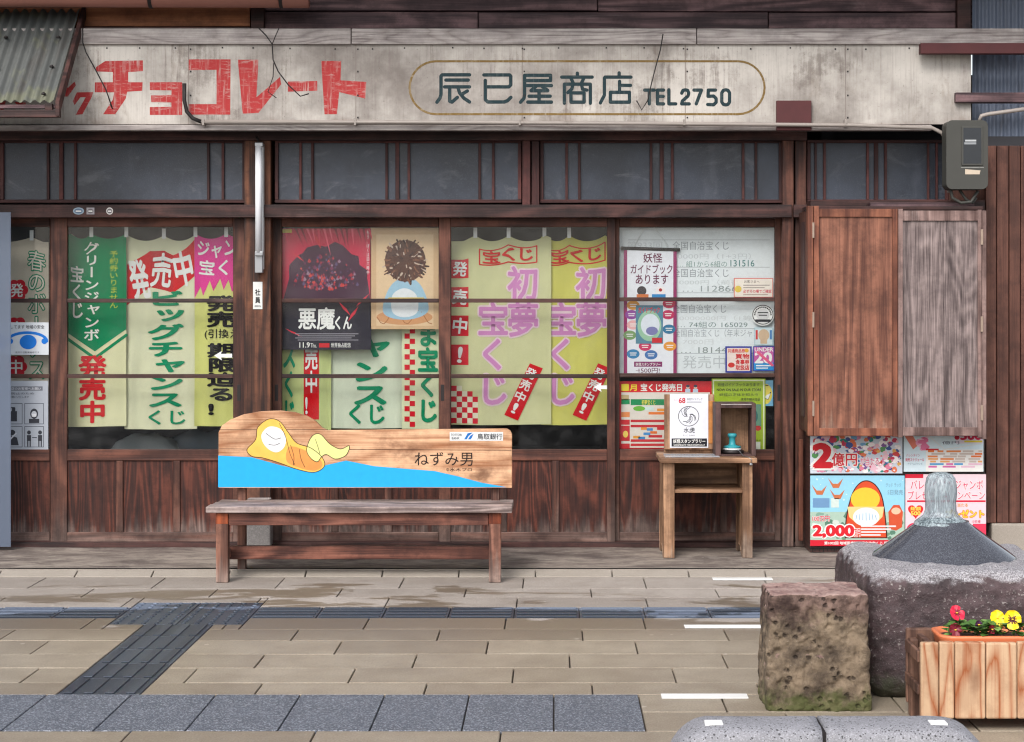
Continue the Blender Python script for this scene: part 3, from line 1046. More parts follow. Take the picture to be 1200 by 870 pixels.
# kerb stones and the old concrete apron of the shop
kb = MB()
x = -4.5
while x < 4.5:
    kb.hexa([(x + .003, 9.905, -.05), (x + .397, 9.905, -.05), (x + .397, 9.985, -.05), (x + .003, 9.985, -.05),
             (x + .003, 9.905, .004), (x + .397, 9.905, .004), (x + .397, 9.985, .026), (x + .003, 9.985, .026)])
    x += .4
struct(kb.build('kerb', M['kerb'], bevel=0.004))
ap = MB()
nx, ny = 90, 10
vsx = []
for j in range(ny + 1):
    for i in range(nx + 1):
        X, Y = -4.5 + 9.0 * i / nx, 9.99 + (11.2 - 9.99) * j / ny
        vsx.append((X, Y, 0.031 + 0.004 * noise.noise(Vector((X * 2.5, Y * 4, 0))) + (0.004 if j == 0 else 0)))
fsx = [(j * (nx + 1) + i, j * (nx + 1) + i + 1, (j + 1) * (nx + 1) + i + 1, (j + 1) * (nx + 1) + i) for j in range(ny) for i in range(nx)]
ap.add(vsx, fsx, 0, None, True)
ap.box(-4.5, 4.5, 9.99, 9.998, -0.05, 0.029)
struct(ap.build('apron_pavement', M['apron']))

for (x0, x1, y0) in ((835, 905, 679.3), (802, 905, 735.2), (775, 876, 817)):
    dd = F * CH / (y0 - VY)
    ln = MB()
    a, b = (x0 - VX) * dd / F, (x1 - VX) * dd / F
    ln.box(a, b, dd - 0.036, dd + 0.036, 0.0015, 0.005)
    struct(ln.build('painted_line', M['white_line']))

# ================================================================ SHOP BUILDING
shop = thing('shop_building', 'old wooden shopfront with dark posts, beams and small frosted transom windows', 'building', (-0.5, 11.0, 0.03))


def part(mb, name, mats, parent=shop, bevel=0.003, label=None):
    o = mb.build(name, mats, parent, bevel)
    if label: o['label'] = label
    return o


part(MB().pbox(-320, 153, 946, 164.5, 10.80, 10.98), 'head_beam', M['beam'])
part(MB().pbox(-320, 240, 928, 255, 10.80, 11.02), 'lintel', M['beam'])
part(MB().pbox(930, 240, 946, 255, 10.80, 11.02), 'lintel_end', M['beam'])
part(MB().pbox(-320, 636, 932, 642, 10.84, 11.05), 'sill', M['beam'])
part(MB().pbox(286, 163, 317, 641, 10.83, 10.97), 'post', M['post'])
part(MB().pbox(917, 160, 930, 641, 10.83, 10.97), 'post', M['frame'])
part(MB().pbox(932, 160, 945, 641, 10.85, 10.99), 'post', M['frame'])
part(MB().pbox(612, 163, 621.5, 242, 10.83, 10.95), 'transom_post', M['sash'])
part(MB().pbox(623, 163, 632, 242, 10.84, 10.96), 'transom_post', M['sash'])
part(MB().pbox(1112.5, 156, 1160, 250, 10.86, 10.9), 'wall_board', M['siding'])
# stones and blocks under the post foot
part(MB().pbox(289, 622, 315, 640, 10.815, 10.829), 'post_foot', M['kerb'])


def transom(x0, x1, muntins, y0=164, y1=238):
    f = MB()
    d0, d1 = 10.87, 10.91
    f.pbox(x0, y0, x1, y0 + 3.5, d0, d1, 1)
    f.pbox(x0, y1 - 4, x1, y1, d0, d1, 1)
    f.pbox(x0, y0 + 3.6, x0 + 4, y1 - 4.1, d0, d1)
    f.pbox(x1 - 4, y0 + 3.6, x1, y1 - 4.1, d0, d1)
    for (m, w) in muntins: f.pbox(m - w / 2, y0 + 3.6, m + w / 2, y1 - 4.1, d0 + .004, d1 - .004)
    o = part(f, 'transom_window', [M['sash'], M['sash_h']], bevel=0.002)
    xs = [x0 + 4] + [m for m, w in muntins] + [x1 - 4]
    for a, b in zip(xs, xs[1:]):
        MB().pbox(a, y0 + 3, b, y1 - 3, 10.892, 10.897).build('pane', M['transom'], o)
    return o


transom(-300, -5, [(-240, 3), (-220, 3), (-140, 4)])
transom(0, 288, [(56, 3), (71.5, 4.5), (88, 3), (244, 3), (261, 3)])
transom(322, 611, [(352, 3), (366, 3), (453, 3), (465.5, 4.5), (479, 3), (562, 3), (578, 3)])
transom(633, 917, [(664, 3), (679, 3), (763, 3), (775.5, 4.5), (788, 3), (871, 3), (886, 3)])
transom(946, 1112, [(956, 2.5), (966.5, 3), (1017, 3), (1027, 4.5), (1038, 3), (1088, 2.5), (1098, 2.5)])

# rooms behind the glass
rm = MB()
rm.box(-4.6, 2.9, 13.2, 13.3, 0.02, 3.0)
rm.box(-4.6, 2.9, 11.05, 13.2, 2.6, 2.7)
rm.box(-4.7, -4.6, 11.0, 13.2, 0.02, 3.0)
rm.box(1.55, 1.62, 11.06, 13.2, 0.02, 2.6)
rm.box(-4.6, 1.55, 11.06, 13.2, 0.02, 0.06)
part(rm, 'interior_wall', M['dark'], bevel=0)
# upper wall: dark weathered boards, roof above the picture
up = MB()
for (a, b, y0, y1) in ((310, 700, -8, 12.5), (701, 1120, -8, 13.5), (310, 560, 14, 33.5), (561, 900, 14.5, 33.5), (901, 1120, 15, 33.5)):
    up.pbox(a, y0, b, y1, 10.74 + random.uniform(0, .01), 10.80)
for k_ in range(4):
    up.pbox(-320, -32 - 22 * k_, 1300, -10 - 22 * k_, 10.74 + .003 * k_, 10.8)
up.pbox(-320, -110, 1300, 60, 10.805, 10.85)
part(up, 'upper_wall', M['fascia'], bevel=0.004)
part(MB().pbox(294, -8, 309, 34, 10.70, 10.80), 'wall_stud', M['beam'])
part(MB().pbox(1122, -8, 1138, 34, 10.70, 10.80), 'wall_stud', M['beam'])
part(MB().pbox(-320, 9, 293, 31, 10.72, 10.78), 'orange_band', M['orange_board'], label='faded orange board under the rain pipe')
part(MB().pbox(-320, 31.5, 293, 34, 10.66, 10.80), 'band_ledge', M['beam'])
rf = MB()  # unseen eave, its overhang set to shade the upper facade
rf.hexa([(-5.2, 10.0, 3.40), (4.2, 10.0, 3.40), (4.2, 13.4, 4.5), (-5.2, 13.4, 4.5), (-5.2, 10.0, 3.45), (4.2, 10.0, 3.45), (4.2, 13.4, 4.55), (-5.2, 13.4, 4.55)])
part(rf, 'roof', M['fascia'], bevel=0)

# right-hand bay: tiled base, return and siding
part(MB().pbox(949, 505, 1154, 647, 10.62, 11.0), 'bay_wall', M['tile'], bevel=0)
part(MB().pbox(950, 235, 1154, 504.5, 10.66, 11.0), 'bay_core', M['beam'], bevel=0)
sd = MB()
x = 1155.0
k_ = 0
while x < 1330:
    w = [13, 14.5, 13.5, 15][k_ % 4]
    sd.pbox(x + .5, 171, x + w - .5, 613, 10.70 + 0.004 * (k_ % 2), 10.74)
    x += w
    k_ += 1
part(sd, 'siding', M['siding'], bevel=0.003)
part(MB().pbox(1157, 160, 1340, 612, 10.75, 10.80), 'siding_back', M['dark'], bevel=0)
part(MB().pbox(1162, 614, 1340, 648, 10.68, 10.9), 'footing', M['kerb'], bevel=0.01)


def corrugated(x0, x1, z0, z1, y, pitch, amp, n=8):
    m = MB()
    nn = int((x1 - x0) / pitch * n)
    v, f = [], []
    for i in range(nn + 1):
        X = x0 + (x1 - x0) * i / nn
        Y = y - amp * math.cos(2 * math.pi * (X - x0) / pitch)
        v += [(X, Y, z0), (X, Y, z1)]
    for i in range(nn): f.append((2 * i, 2 * i + 2, 2 * i + 3, 2 * i + 1))
    m.add(v, f, 0, None, True)
    return m


a, b = W(1139, 172, 10.78), W(1330, -60, 10.78)
part(corrugated(a.x, b.x, a.z, b.z, 10.78, 0.042, 0.008), 'metal_cladding', M['corr_blue'], bevel=0, label='blue grey corrugated metal cladding')
part(MB().pbox(1120, 108.5, 1330, 120, 10.58, 10.66), 'batten', M['fascia'])
part(MB().pbox(1079, 50.5, 1330, 63, 10.52, 10.58), 'red_batten', M['redwood'], label='dark red painted batten at the sign corner')
part(MB().pbox(910, 118, 951, 153, 10.585, 10.612), 'red_patch', M['redwood'], label='dark red square patch under the sign')

# ================================================================ SLIDING DOORS
def sliding_door(label, x0, x1, gx0, gx1, d, divs, gy0=266, gy1=527, bars=(352.5, 441), y0=255.5, y1=636, rail=10, handle=None, toprail=None):
    base = W((x0 + x1) / 2, y1, d)
    t = thing('sliding_door', label, 'sliding door', (base.x, d, base.z), 'sliding doors of the shop')
    e = d + 0.034
    f = MB()
    f.pbox(x0, y0, gx0, y1, d, e, 0)
    f.pbox(gx1, y0, x1, y1, d, e, 0)
    f.pbox(gx0 + .1, y0, gx1 - .1, gy0, d + .002, e, 1)
    f.pbox(gx0 + .1, gy1, gx1 - .1, gy1 + 13, d + .002, e, 1)
    f.pbox(gx0 + .1, 624, gx1 - .1, y1, d + .002, e, 1)
    for q in divs: f.pbox(q - 4, gy1 + 13.2, q + 4, 623.8, d + .003, e)
    f.build('frame', [M['frame'], M['frame_h']], t, 0.003)
    xs = [gx0] + list(divs) + [gx1]
    for a, b in zip(xs, xs[1:]):
        MB().pbox(a + (4 if a != gx0 else -1), gy1 + 12, b - (4 if b != gx1 else -1), 625, d + .014, d + .026).build('panel', M['panel'], t)
    for yb in bars:
        MB().pbox(gx0 + .1, yb - 2.4, gx1 - .1, yb + 2.4, d + .004, d + .018).build('lattice_bar', M['bar'], t, 0.002)
    MB().pbox(gx0 - 2, gy0 - 2, gx1 + 2, gy1 + 2, d + .019, d + .0225).build('glass_pane', M['glass'], t)
    for hx in (handle or []):
        MB().pbox(hx - 2, 451, hx + 2, 470, d - .0015, d + .004).build('handle', M['iron'], t, 0.0008)
    return t


sliding_door('narrow wooden sliding door at the left edge behind the cloudy plastic sheet', -118, 58.5, -100, 58, 10.93, [-50, 0], y1=640)
sliding_door('wooden sliding door with green, cream and pink banners, left of the post', 59, 287, 78.5, 273, 10.885, [140, 207], y1=640, handle=[280])
sliding_door('wooden sliding door behind the bench with the dark red poster', 317.5, 522, 330, 514, 10.93, [392, 455], handle=[324])
sliding_door('wooden sliding door with two yellow banners showing through its glass', 514.5, 721, 528, 711.5, 10.885, [590, 651], handle=[518.5])
sliding_door('wooden sliding door with the whiteboard, behind the small stamp stand', 712, 917.5, 726, 908, 10.93, [787, 848], bars=(351, 440), handle=[913])

# ================================================================ BANNERS BEHIND THE GLASS
BG = 'cloth banners hung behind the door glass'


def clips(xs, ytop, d, label):
    """white hanging loops sewn to a banner, one mesh each"""
    return [(x, ytop) for x in xs]


def add_loops(o, xs, ytop, d):
    for x in xs:
        MB().pbox(x - 2.2, ytop - 8, x + 2.2, ytop + 4, d - .012, d - .0105).build('loop', M['white_plastic'], o, 0)


BD_ = 11.03
# banner in the narrow left door
wp = banner_warp(-40, 60, 278, 500, [-30, 37], 0.03, 0.007, 1.0)
s = Sheet(BD_, wp, cloth, step=0.0014)
s.rect(-40, 278, 57, 500, (206, 196, 178), 0)
s.text('春のボーナス', 32, 292, 54, 446, (226, 222, 206), 2, 0.0, (20, 136, 98), 0.055, vert=True)
for (cx, cy, ch) in ((20, 340, '発'), (20, 385, '売'), (19, 430, '中')):
    for q in range(6): s.oval(cx + 7 * math.cos(q * 1.047), cy + 8 * math.sin(q * 1.047), 6, 6, (196, 26, 44), 1 + .05 * q, 14)
    s.text(ch, cx - 7, cy - 8, cx + 7, cy + 8, WHITE, 3, 0.02)
o = s.build('sale_banner', 'beige banner with green outlined characters in the narrow left door', 'banner', BG)
add_loops(o, [37], 278, BD_)

# green jumbo banner
wp = banner_warp(79, 150, 274, 500, [84, 107, 148], 0.03, 0.008, 0.3)
s = Sheet(BD_, wp, cloth, step=0.0014)
s.rect(79, 274, 148, 500, (222, 220, 178), 0)
s.poly([(79, 274), (148, 274), (148, 386), (111, 412), (79, 390)], (14, 136, 88), 1)
s.line([(79, 397), (111, 420), (148, 393)], 3.5, (14, 136, 88), 1.2)
s.text('グリーンジャンボ', 98, 282, 117, 400, (238, 240, 232), 3, 0.025, vert=True)
s.text('宝くじ', 82, 310, 99, 374, (238, 240, 232), 3, 0.025, vert=True)
s.text('予約券いりません', 128, 290, 139, 362, (196, 214, 82), 3, 0.0, vert=True)
s.text('発売中', 92, 416, 125, 496, (212, 40, 46), 3, 0.045, vert=True)
o = s.build('sale_banner', 'green and cream banner with a pointed green field, leftmost in the wide left door', 'banner', BG)
add_loops(o, [107, 148], 274, BD_)

# big chance banner
BC = BD_ + .028
wp = banner_warp(146, 232, 276, 503, [150, 192, 228], 0.032, 0.008, 1.7)
s = Sheet(BC, wp, cloth, step=0.0014)
s.rect(146, 276, 231, 503, (222, 222, 188), 0)
s.poly([(149, 310), (176, 290), (176, 336), (149, 358)], (214, 30, 40), 1)
s.poly([(176, 290), (203, 296), (203, 343), (176, 336)], (198, 24, 36), 1.02)
s.poly([(203, 296), (228, 281), (228, 324), (203, 343)], (214, 30, 40), 1.04)
s.text('発', 153, 303, 174, 350, WHITE, 3, 0.04, rot=-.2)
s.text('売', 178, 297, 201, 336, WHITE, 3, 0.03, rot=.1)
s.text('中', 205, 291, 225, 334, WHITE, 3, 0.04, rot=-.18)
s.text('ビッグチャンス', 172, 340, 216, 478, GREEN, 3, 0.05, vert=True)
s.text('くじ', 175, 481, 217, 497, GREEN, 3, 0.03)
o = s.build('sale_banner', 'cream banner with tall green characters and a folded red ribbon, beside the pointed green one', 'banner', BG)
add_loops(o, [192], 276, BC)

# pink and yellow banner
wp = banner_warp(226, 280, 274, 500, [229, 265], 0.03, 0.008, 2.6)
s = Sheet(BD_, wp, cloth, step=0.0014)
s.rect(228, 274, 279, 500, (212, 213, 128), 0)
s.poly([(228, 274), (279, 274), (279, 334), (272, 342), (268, 328), (262, 340), (258, 326), (250, 341), (246, 328), (238, 347), (235, 336), (228, 350)], (226, 62, 150), 1)
s.text('ジャンボ', 232, 280, 292, 300, WHITE, 3, 0.03, rot=.05)
s.text('宝くじ', 234, 304, 290, 322, WHITE, 3, 0.03, rot=.05)
s.text('発売', 242, 346, 277, 384, BLACK, 3, 0.05, vert=True)
s.text('(引換え)', 240, 386, 284, 398, BLACK, 3, 0.01)
s.text('期限迫る!', 243, 402, 276, 488, BLACK, 3, 0.05, vert=True)
o = s.build('sale_banner', 'banner of pink over yellow with heavy black characters, right in the wide left door', 'banner', BG)
add_loops(o, [229, 265], 274, BD_)

# banners in the door behind the bench (their tops are hidden by the posters)
BE = 11.05
wp = banner_warp(325, 390, 276, 505, [330, 385], 0.02, 0.007, .7)
s = Sheet(BE, wp, cloth, step=0.0014)
s.rect(329, 276, 388, 505, (196, 206, 140), 0)
s.text('チャンスくじ', 331, 300, 347, 500, (18, 148, 104), 3, 0.05, vert=True)
s.rect(356, 280, 374, 492, (206, 28, 36), 1)
s.text('発売中!', 357, 380, 373, 488, WHITE, 3, 0.03, vert=True)
s.build('sale_banner', 'yellow green banner with a red strip, left in the door behind the bench', 'banner', BG)
BF = BE + .03
wp = banner_warp(380, 480, 276, 503, [384, 470], 0.02, 0.008, 2.2)
s = Sheet(BF, wp, cloth, step=0.0014)
s.rect(384, 276, 476, 502, (216, 224, 200), 0)
s.text('ビッグチャンス', 412, 286, 456, 476, GREEN, 3, 0.055, vert=True)
s.text('くじ', 410, 474, 450, 496, GREEN, 3, 0.04)
s.build('sale_banner', 'pale banner with thick green characters, in the middle of the door behind the bench', 'banner', BG)
wp = banner_warp(470, 520, 276, 505, [472, 516], 0.02, 0.007, 3.1)
s = Sheet(BE, wp, cloth, step=0.0014)
s.rect(471, 276, 517, 503, (220, 224, 186), 0)
for q in range(28):
    for p in range(2):
        if (p + q) % 2 == 0: s.rect(474 + 6.2 * p, 330 + 6.1 * q, 480.2 + 6.2 * p, 336.1 + 6.1 * q, (210, 32, 48), 1)
s.text('たま宝くじ', 489, 348, 514, 496, GREEN, 3, 0.05, vert=True)
s.build('sale_banner', 'cream banner with a red checker strip, right in the door behind the bench', 'banner', BG)

# two yellow banners
for (x0, x1, k_, dd, lab) in ((529, 646, 0, BD_, 'yellow banner with pink characters and red blocks down its left side'),
                              (634, 718, 1, BD_ + .024, 'brighter yellow banner with pink characters, beside the whiteboard door')):
    cl = [557, 596, 640] if k_ == 0 else [638, 667, 709]
    wp = banner_warp(x0, x1, 275, 500, cl, 0.035, 0.006, 1.1 + 2 * k_, 34)
    s = Sheet(dd, wp, cloth, step=0.0014)
    s.rect(x0, 276, x1, 498, (205, 205, 158) if k_ == 0 else (206, 202, 106), 0)
    if k_ == 0:
        for (yy, ch) in ((301, '発'), (336, '売'), (370, '中'), (404, '!')):
            s.rect(529, yy, 549, yy + 24, (208, 34, 48), 1)
            s.text(ch, 531 if ch != '!' else 537, yy + 3, 547 if ch != '!' else 541, yy + 21, WHITE, 3, 0.03, rot=.1)
        for q in range(8):
            for p in range(5):
                x_, y_ = 529 + 6.2 * p, 446 + 6.3 * q
                if y_ > 448 + 3.4 * p: s.rect(x_, y_, x_ + 6.2, y_ + 6.3, (204, 36, 54) if (p + q) % 2 else (226, 220, 196), 1)
    X = 562 if k_ == 0 else 642
    s.line([(X, 290), (X + 67, 284), (X + 67, 305), (X, 309)], 1.6, (208, 44, 46), 1, True)
    s.text('宝', X + 4, 290, X + 24, 306, (208, 44, 46), 3, 0.03)
    s.text('く', X + 27, 289, X + 41, 304, (208, 44, 46), 3, 0.04)
    s.text('じ', X + 48, 287, X + 62, 302, (208, 44, 46), 3, 0.04)
    PK, PW = (206, 138, 190), (232, 206, 214)
    s.text('初夢', X + 32, 310, X + 70, 396, PK, 2, 0.03, PW, 0.04, vert=True)
    s.text('宝くじ', X - 3, 354, X + 35, 476, PK, 2, 0.03, PW, 0.04, vert=True)
    cx, cy = X + 51, 459
    s.poly([(cx + 8, cy - 33), (cx + 23, cy - 27), (cx - 6, cy + 34), (cx - 22, cy + 27)], (206, 30, 40), 3)
    for q, ch in enumerate('発売中!'):
        xx, yy = cx + 9 - 6.2 * q, cy - 21 + 13.5 * q
        s.text(ch, xx - (6 if ch != '!' else 2), yy - 6, xx + (6 if ch != '!' else 2), yy + 6, WHITE, 4, 0.03, rot=.45)
    o = s.build('sale_banner', lab, 'banner', BG)
    add_loops(o, cl[:2] if k_ == 0 else [638, 667], 275, dd)

# things on the floor and shelf behind the glass
sh = thing('display_shelf', 'low dark display shelf behind the glass of the shop doors', 'shelf', (-1.2, 11.4, 0.06))
MB().box(-3.4, 0.28, 11.25, 11.75, 0.50, 0.54).build('shelf_board', M['dark_cloth'], sh, 0.004)
MB().box(-3.4, 0.28, 11.3, 11.34, 0.06, 0.498).build('shelf_front', M['dark'], sh, 0.002)
bd = MB()
pts = [W(150, 524, 11.4), W(272, 524, 11.4)]
for i in range(2):
    a = W((128, 185)[i], 524, 11.4 + .1 * i)
    nxx = 18
    v, f = [], []
    ww, dd_, hh = (0.4, .2, .09) if i == 0 else (.5, .2, .1)
    for j in range(9):
        for q in range(nxx + 1):
            u, w_ = q / nxx, j / 8
            z = hh * (math.sin(math.pi * u) ** .5) * (math.sin(math.pi * w_) ** .6) * (1 + .35 * noise.noise(Vector((u * 5 + i * 9, w_ * 4, 0))))
            v.append((a.x + ww * u, a.y + dd_ * w_, 0.542 + z))
    for j in range(8):
        for q in range(nxx): f.append((j * (nxx + 1) + q, j * (nxx + 1) + q + 1, (j + 1) * (nxx + 1) + q + 1, (j + 1) * (nxx + 1) + q))
    m_ = MB().add(v, f, 0, None, True)
    o = m_.build('cloth_bundle', paint('grey_cloth', rgb(150, 156, 160) if i == 0 else rgb(112, 122, 134), 0.8, .2, 7))  # added heap, its grey imitates a reflection in the door glass
    set_thing(o, ('pale grey folded cloth lying on the shelf behind the left door glass', 'darker blue grey cloth heap on the shelf beside the pale cloth')[i], 'cloth')

# ================================================================ POSTERS AND PAPERS IN THE DOORS
PB = 10.99      # inside the glass of the rear-track doors
# dark red poster: the title and dates stay, the drawing is a plain generic one
s = Sheet(PB)
s.rect(330, 268, 435, 410, (34, 30, 44), 0)
s.rect(330, 268, 434, 352, (196, 34, 70), 1)
rr = random.Random(3)
s.poly([(332, 352)] + [(382 + 46 * math.cos(a_) * (1 + .12 * rr.uniform(-1, 1)), 326 + 40 * math.sin(a_) * (1 + .12 * rr.uniform(-1, 1))) for a_ in [math.pi + math.pi * q / 14 for q in range(15)]] + [(434, 352)], (64, 26, 54), 2)
for q in range(230):
    a_, r_ = rr.uniform(3.2, 6.2), rr.uniform(.1, .9)
    x_, y_ = 382 + 42 * r_ * math.cos(a_), 340 + 46 * r_ * math.sin(a_)
    w_ = rr.uniform(.7, 3.6)
    s.poly([(x_, y_ - w_), (x_ + w_ * .7, y_), (x_ + w_ * .2, y_ + w_ * .6), (x_ - w_ * .6, y_ + .2 * w_)], rr.choice([(156, 40, 60), (112, 44, 78), (86, 66, 104), (190, 60, 60), (50, 26, 50), (140, 110, 130)]), 2.2 + q * .005)
for q in range(16):
    x_ = 332 + q * 6.6
    s.poly([(x_, 268), (x_ + 3, 268), (x_ + 5 + rr.uniform(-2, 6), 268 + rr.uniform(8, 34))], (rr.choice([(222, 44, 84), (140, 20, 54), (232, 84, 110)])), 2.05 + q * .003)
for (x_, y_, a_) in ((348, 300, .9), (414, 368, -.6), (344, 390, 1.1), (425, 352, -.8), (372, 282, .4), (404, 362, .7)):
    L_ = 11
    s.poly([(x_ - L_ * math.sin(a_), y_ - L_ * math.cos(a_)), (x_ + 2.2, y_), (x_ + L_ * math.sin(a_), y_ + L_ * math.cos(a_)), (x_ - 2.2, y_)], (206, 40, 62), 3.4)
s.text('悪魔', 350, 361, 392, 386, WHITE, 4, 0.03)
s.text('くん', 393, 371, 412, 386, WHITE, 4, 0.04)
for q in range(4): s.rect(346 + 3 * (q % 2), 391 + 2.4 * q, 420 - 4 * (q % 3), 391.9 + 2.4 * q, (150, 146, 156), 3.5)
s.text('11.9', 351, 401.5, 363, 407.5, WHITE, 4, 0.02)
s.text('Thu.', 364, 402.5, 371, 407.5, WHITE, 4, 0.0)
s.rect(374, 402.4, 386, 407.4, (200, 30, 40), 3.5)
s.text('世界独占配信', 388, 402, 411, 407.4, WHITE, 4, 0.01)
s.rect(330, 269, 342, 273, (206, 176, 60), 4)
s.text('もう、ぼくは四六時中', 429.5, 270, 433, 322, (232, 210, 214), 4, 0.01, vert=True)
s.build('poster', 'dark red and black film poster with white brush title, in the door behind the bench', 'poster')

# beige drawing: plain still life in the same colours
s = Sheet(PB)
s.rect(434, 267, 514, 386, (206, 172, 132), 0)
s.rect(441, 275, 508, 382, (222, 192, 154), 1)
s.oval(474, 372, 33, 9, (206, 150, 104), 2)
s.line([(442 + 64 * q / 16, 372 + 8 * math.sin(q * .9)) for q in range(17)], 1, (164, 108, 66), 2.5)
s.poly(smooth([(450, 368), (453, 344), (466, 328), (486, 328), (498, 344), (501, 366), (476, 375)]), (156, 192, 212), 3)
s.poly(smooth([(460, 366), (460, 346), (474, 338), (488, 346), (489, 366), (474, 372)]), (222, 226, 228), 3.2)
s.oval(475, 306, 24, 24.5, (84, 52, 42), 3.5)
rq = random.Random(21)
for q in range(150):
    a_, r_ = rq.uniform(0, 6.283), 24 * rq.uniform(0, 1) ** .5
    x_, y_ = 475 + r_ * math.cos(a_), 306 + r_ * 1.02 * math.sin(a_)
    L_ = rq.uniform(2, 5)
    s.line([(x_, y_), (x_ + L_ * math.cos(a_ + rq.uniform(-.6, .6)), y_ + L_ * math.sin(a_ + rq.uniform(-.6, .6)))], rq.uniform(1, 2.4), rq.choice([(74, 44, 36), (96, 60, 46), (58, 34, 30), (128, 84, 62), (84, 50, 40), (196, 176, 160)]), 3.8 + q * .01)
s.line([(456, 350), (496, 350)], 2.5, (206, 180, 90), 4)
s.build('drawing', 'beige painted card of a brown dried bouquet in a pale blue vase', 'picture')

# whiteboard
WB = 11.0
s = Sheet(WB)
s.rect(725, 267, 910, 438, (222, 228, 230), 0)
PEN, PALE, GRN = (146, 152, 156), (196, 201, 204), (130, 160, 152)
for yy in (281, 313, 343, 385, 414): s.rect(736, yy, 902, yy + .7, (168, 174, 178), 1)
for (yy, tl, a_) in ((283, '第933回', 0), (283, '全国自治宝くじ', 1), (315, '全国自治宝くじ', 1), (357, '全国自治宝くじ', 2), (386, '全国自治宝くじ（年末ジャンボ）', 3)):
    if a_ == 0: s.text(tl, 735, yy, 776, yy + 9, PALE, 3)
    elif a_ == 3: s.text(tl, 790, yy, 900, yy + 9, (160, 166, 170), 3)
    else: s.text(tl, 788, yy, 854 - 3 * (a_ - 1), yy + 10, PEN if a_ == 1 else (150, 156, 160), 3)
s.text('10000円（1+3円）', 790, 297, 880, 304, (196, 202, 206), 3)
s.text('… 組1から6組の', 794, 306, 852, 313, GRN, 3)
s.text('131516', 856, 305, 884, 312.5, (80, 130, 128), 3, 0.01)
s.text('10000円（前後）', 792, 328, 872, 334, (200, 206, 208), 3)
s.text('… 112866', 800, 335, 864, 342, (150, 160, 160), 3)
s.text('10000000円（1等）', 792, 370, 886, 376, (204, 208, 210), 3)
s.text('… 74組の 165029', 794, 377, 876, 384, (120, 140, 136), 3)
s.text('7000円', 800, 398, 836, 404, (204, 208, 210), 3)
s.text('… 18144', 798, 407, 852, 414, (140, 150, 148), 3)
s.text('発売中', 800, 417, 850, 432, (186, 192, 194), 3)
s.build('whiteboard', 'white board with faint handwritten numbers behind the right door glass', 'whiteboard')

# hanging guide banner with black rods
gb = thing('hanging_scroll', 'white hanging notice with purple edges and black top rod, in front of the whiteboard', 'hanging notice', W(760, 440, 10.985))
HB = 10.982
s = Sheet(HB)
s.rect(731, 292, 793, 437.5, (146, 40, 96), 0)
s.rect(735, 292, 789, 437.5, (224, 226, 232), 1)
PU = (104, 34, 70)
s.text('妖怪', 754, 297, 776, 308, PU, 3, 0.02)
s.text('ガイドブック', 739, 310, 788, 321, PU, 3, 0.02)
s.text('あります', 745, 322, 783, 333, PU, 3, 0.02)
s.oval(752, 341, 5.5, 5.5, (60, 54, 58), 2.4)
s.oval(774, 341, 5.5, 5, (236, 226, 224), 2.4)
s.oval(774, 340, 2, 2, (170, 30, 40), 2.6)
s.rect(746, 345, 760, 351, (206, 112, 54), 2.5)
s.rect(764, 345, 780, 351, (40, 130, 190), 2.5)
for (x_, y_, c_) in ((742, 358, (214, 150, 70)), (740, 369, (138, 70, 150)), (784, 356, (196, 60, 90)), (783, 369, (186, 36, 86)), (784, 386, (30, 110, 150)), (738, 393, (116, 150, 96)), (785, 406, (224, 150, 60)), (756, 406, (196, 40, 90)), (742, 415, (40, 120, 170)), (763, 416, (60, 110, 170)), (742, 381, (226, 170, 170))):
    s.oval(x_, y_, 7.5, 5.5, c_, 2.4)
    s.rect(x_ - 4, y_ - 1.6, x_ + 4, y_ - .6, WHITE, 2.8)
    s.rect(x_ - 3.4, y_ + .8, x_ + 3.4, y_ + 1.7, WHITE, 2.8)
s.rect(745, 358, 777, 403, (82, 130, 150), 2.5)
s.oval(761, 382, 14, 18, (150, 190, 160), 2.7)
s.oval(762, 381, 11, 13, (214, 220, 228), 2.8)
s.oval(764, 388, 7, 5, (120, 120, 170), 2.9)
s.text('ガイドブック', 748, 360, 773, 367, (206, 40, 50), 3.2, .03)
s.rect(764, 396, 776, 402, (196, 34, 44), 3)
s.rect(743, 424, 776, 430, (130, 36, 96), 2.4)
s.text('妖怪スタンプラリー', 745, 425.3, 774, 429, WHITE, 3, 0.02)
s.text('一冊', 745, 432.5, 750, 437, PU, 3)
s.text('500円!', 751, 431.5, 773, 437.4, PU, 3, 0.01)
s.build('notice_sheet', parent=gb)
MB().tube([W(728, 291, HB), W(797, 293, HB)], 0.010, 10).build('rod', M['iron'], gb)
MB().tube([W(742, 291, HB), W(754, 269, HB + .005), W(767, 267, HB + .005), W(784, 290, HB)], 0.0018, 6).build('cord', M['white_plastic'], gb)

# stickers on the glass
ST = 10.948 - .0

def sticker(label, x0, y0, x1, y1, base, draw=None, cat='sticker', d=None, name='sticker', round_=False):
    s = Sheet(d or (10.972))
    if round_: s.oval((x0 + x1) / 2, (y0 + y1) / 2, (x1 - x0) / 2, (y1 - y0) / 2, base, 0, 36)
    else: s.rect(x0, y0, x1, y1, base, 0)
    if draw: draw(s)
    return s.build(name, label, cat)


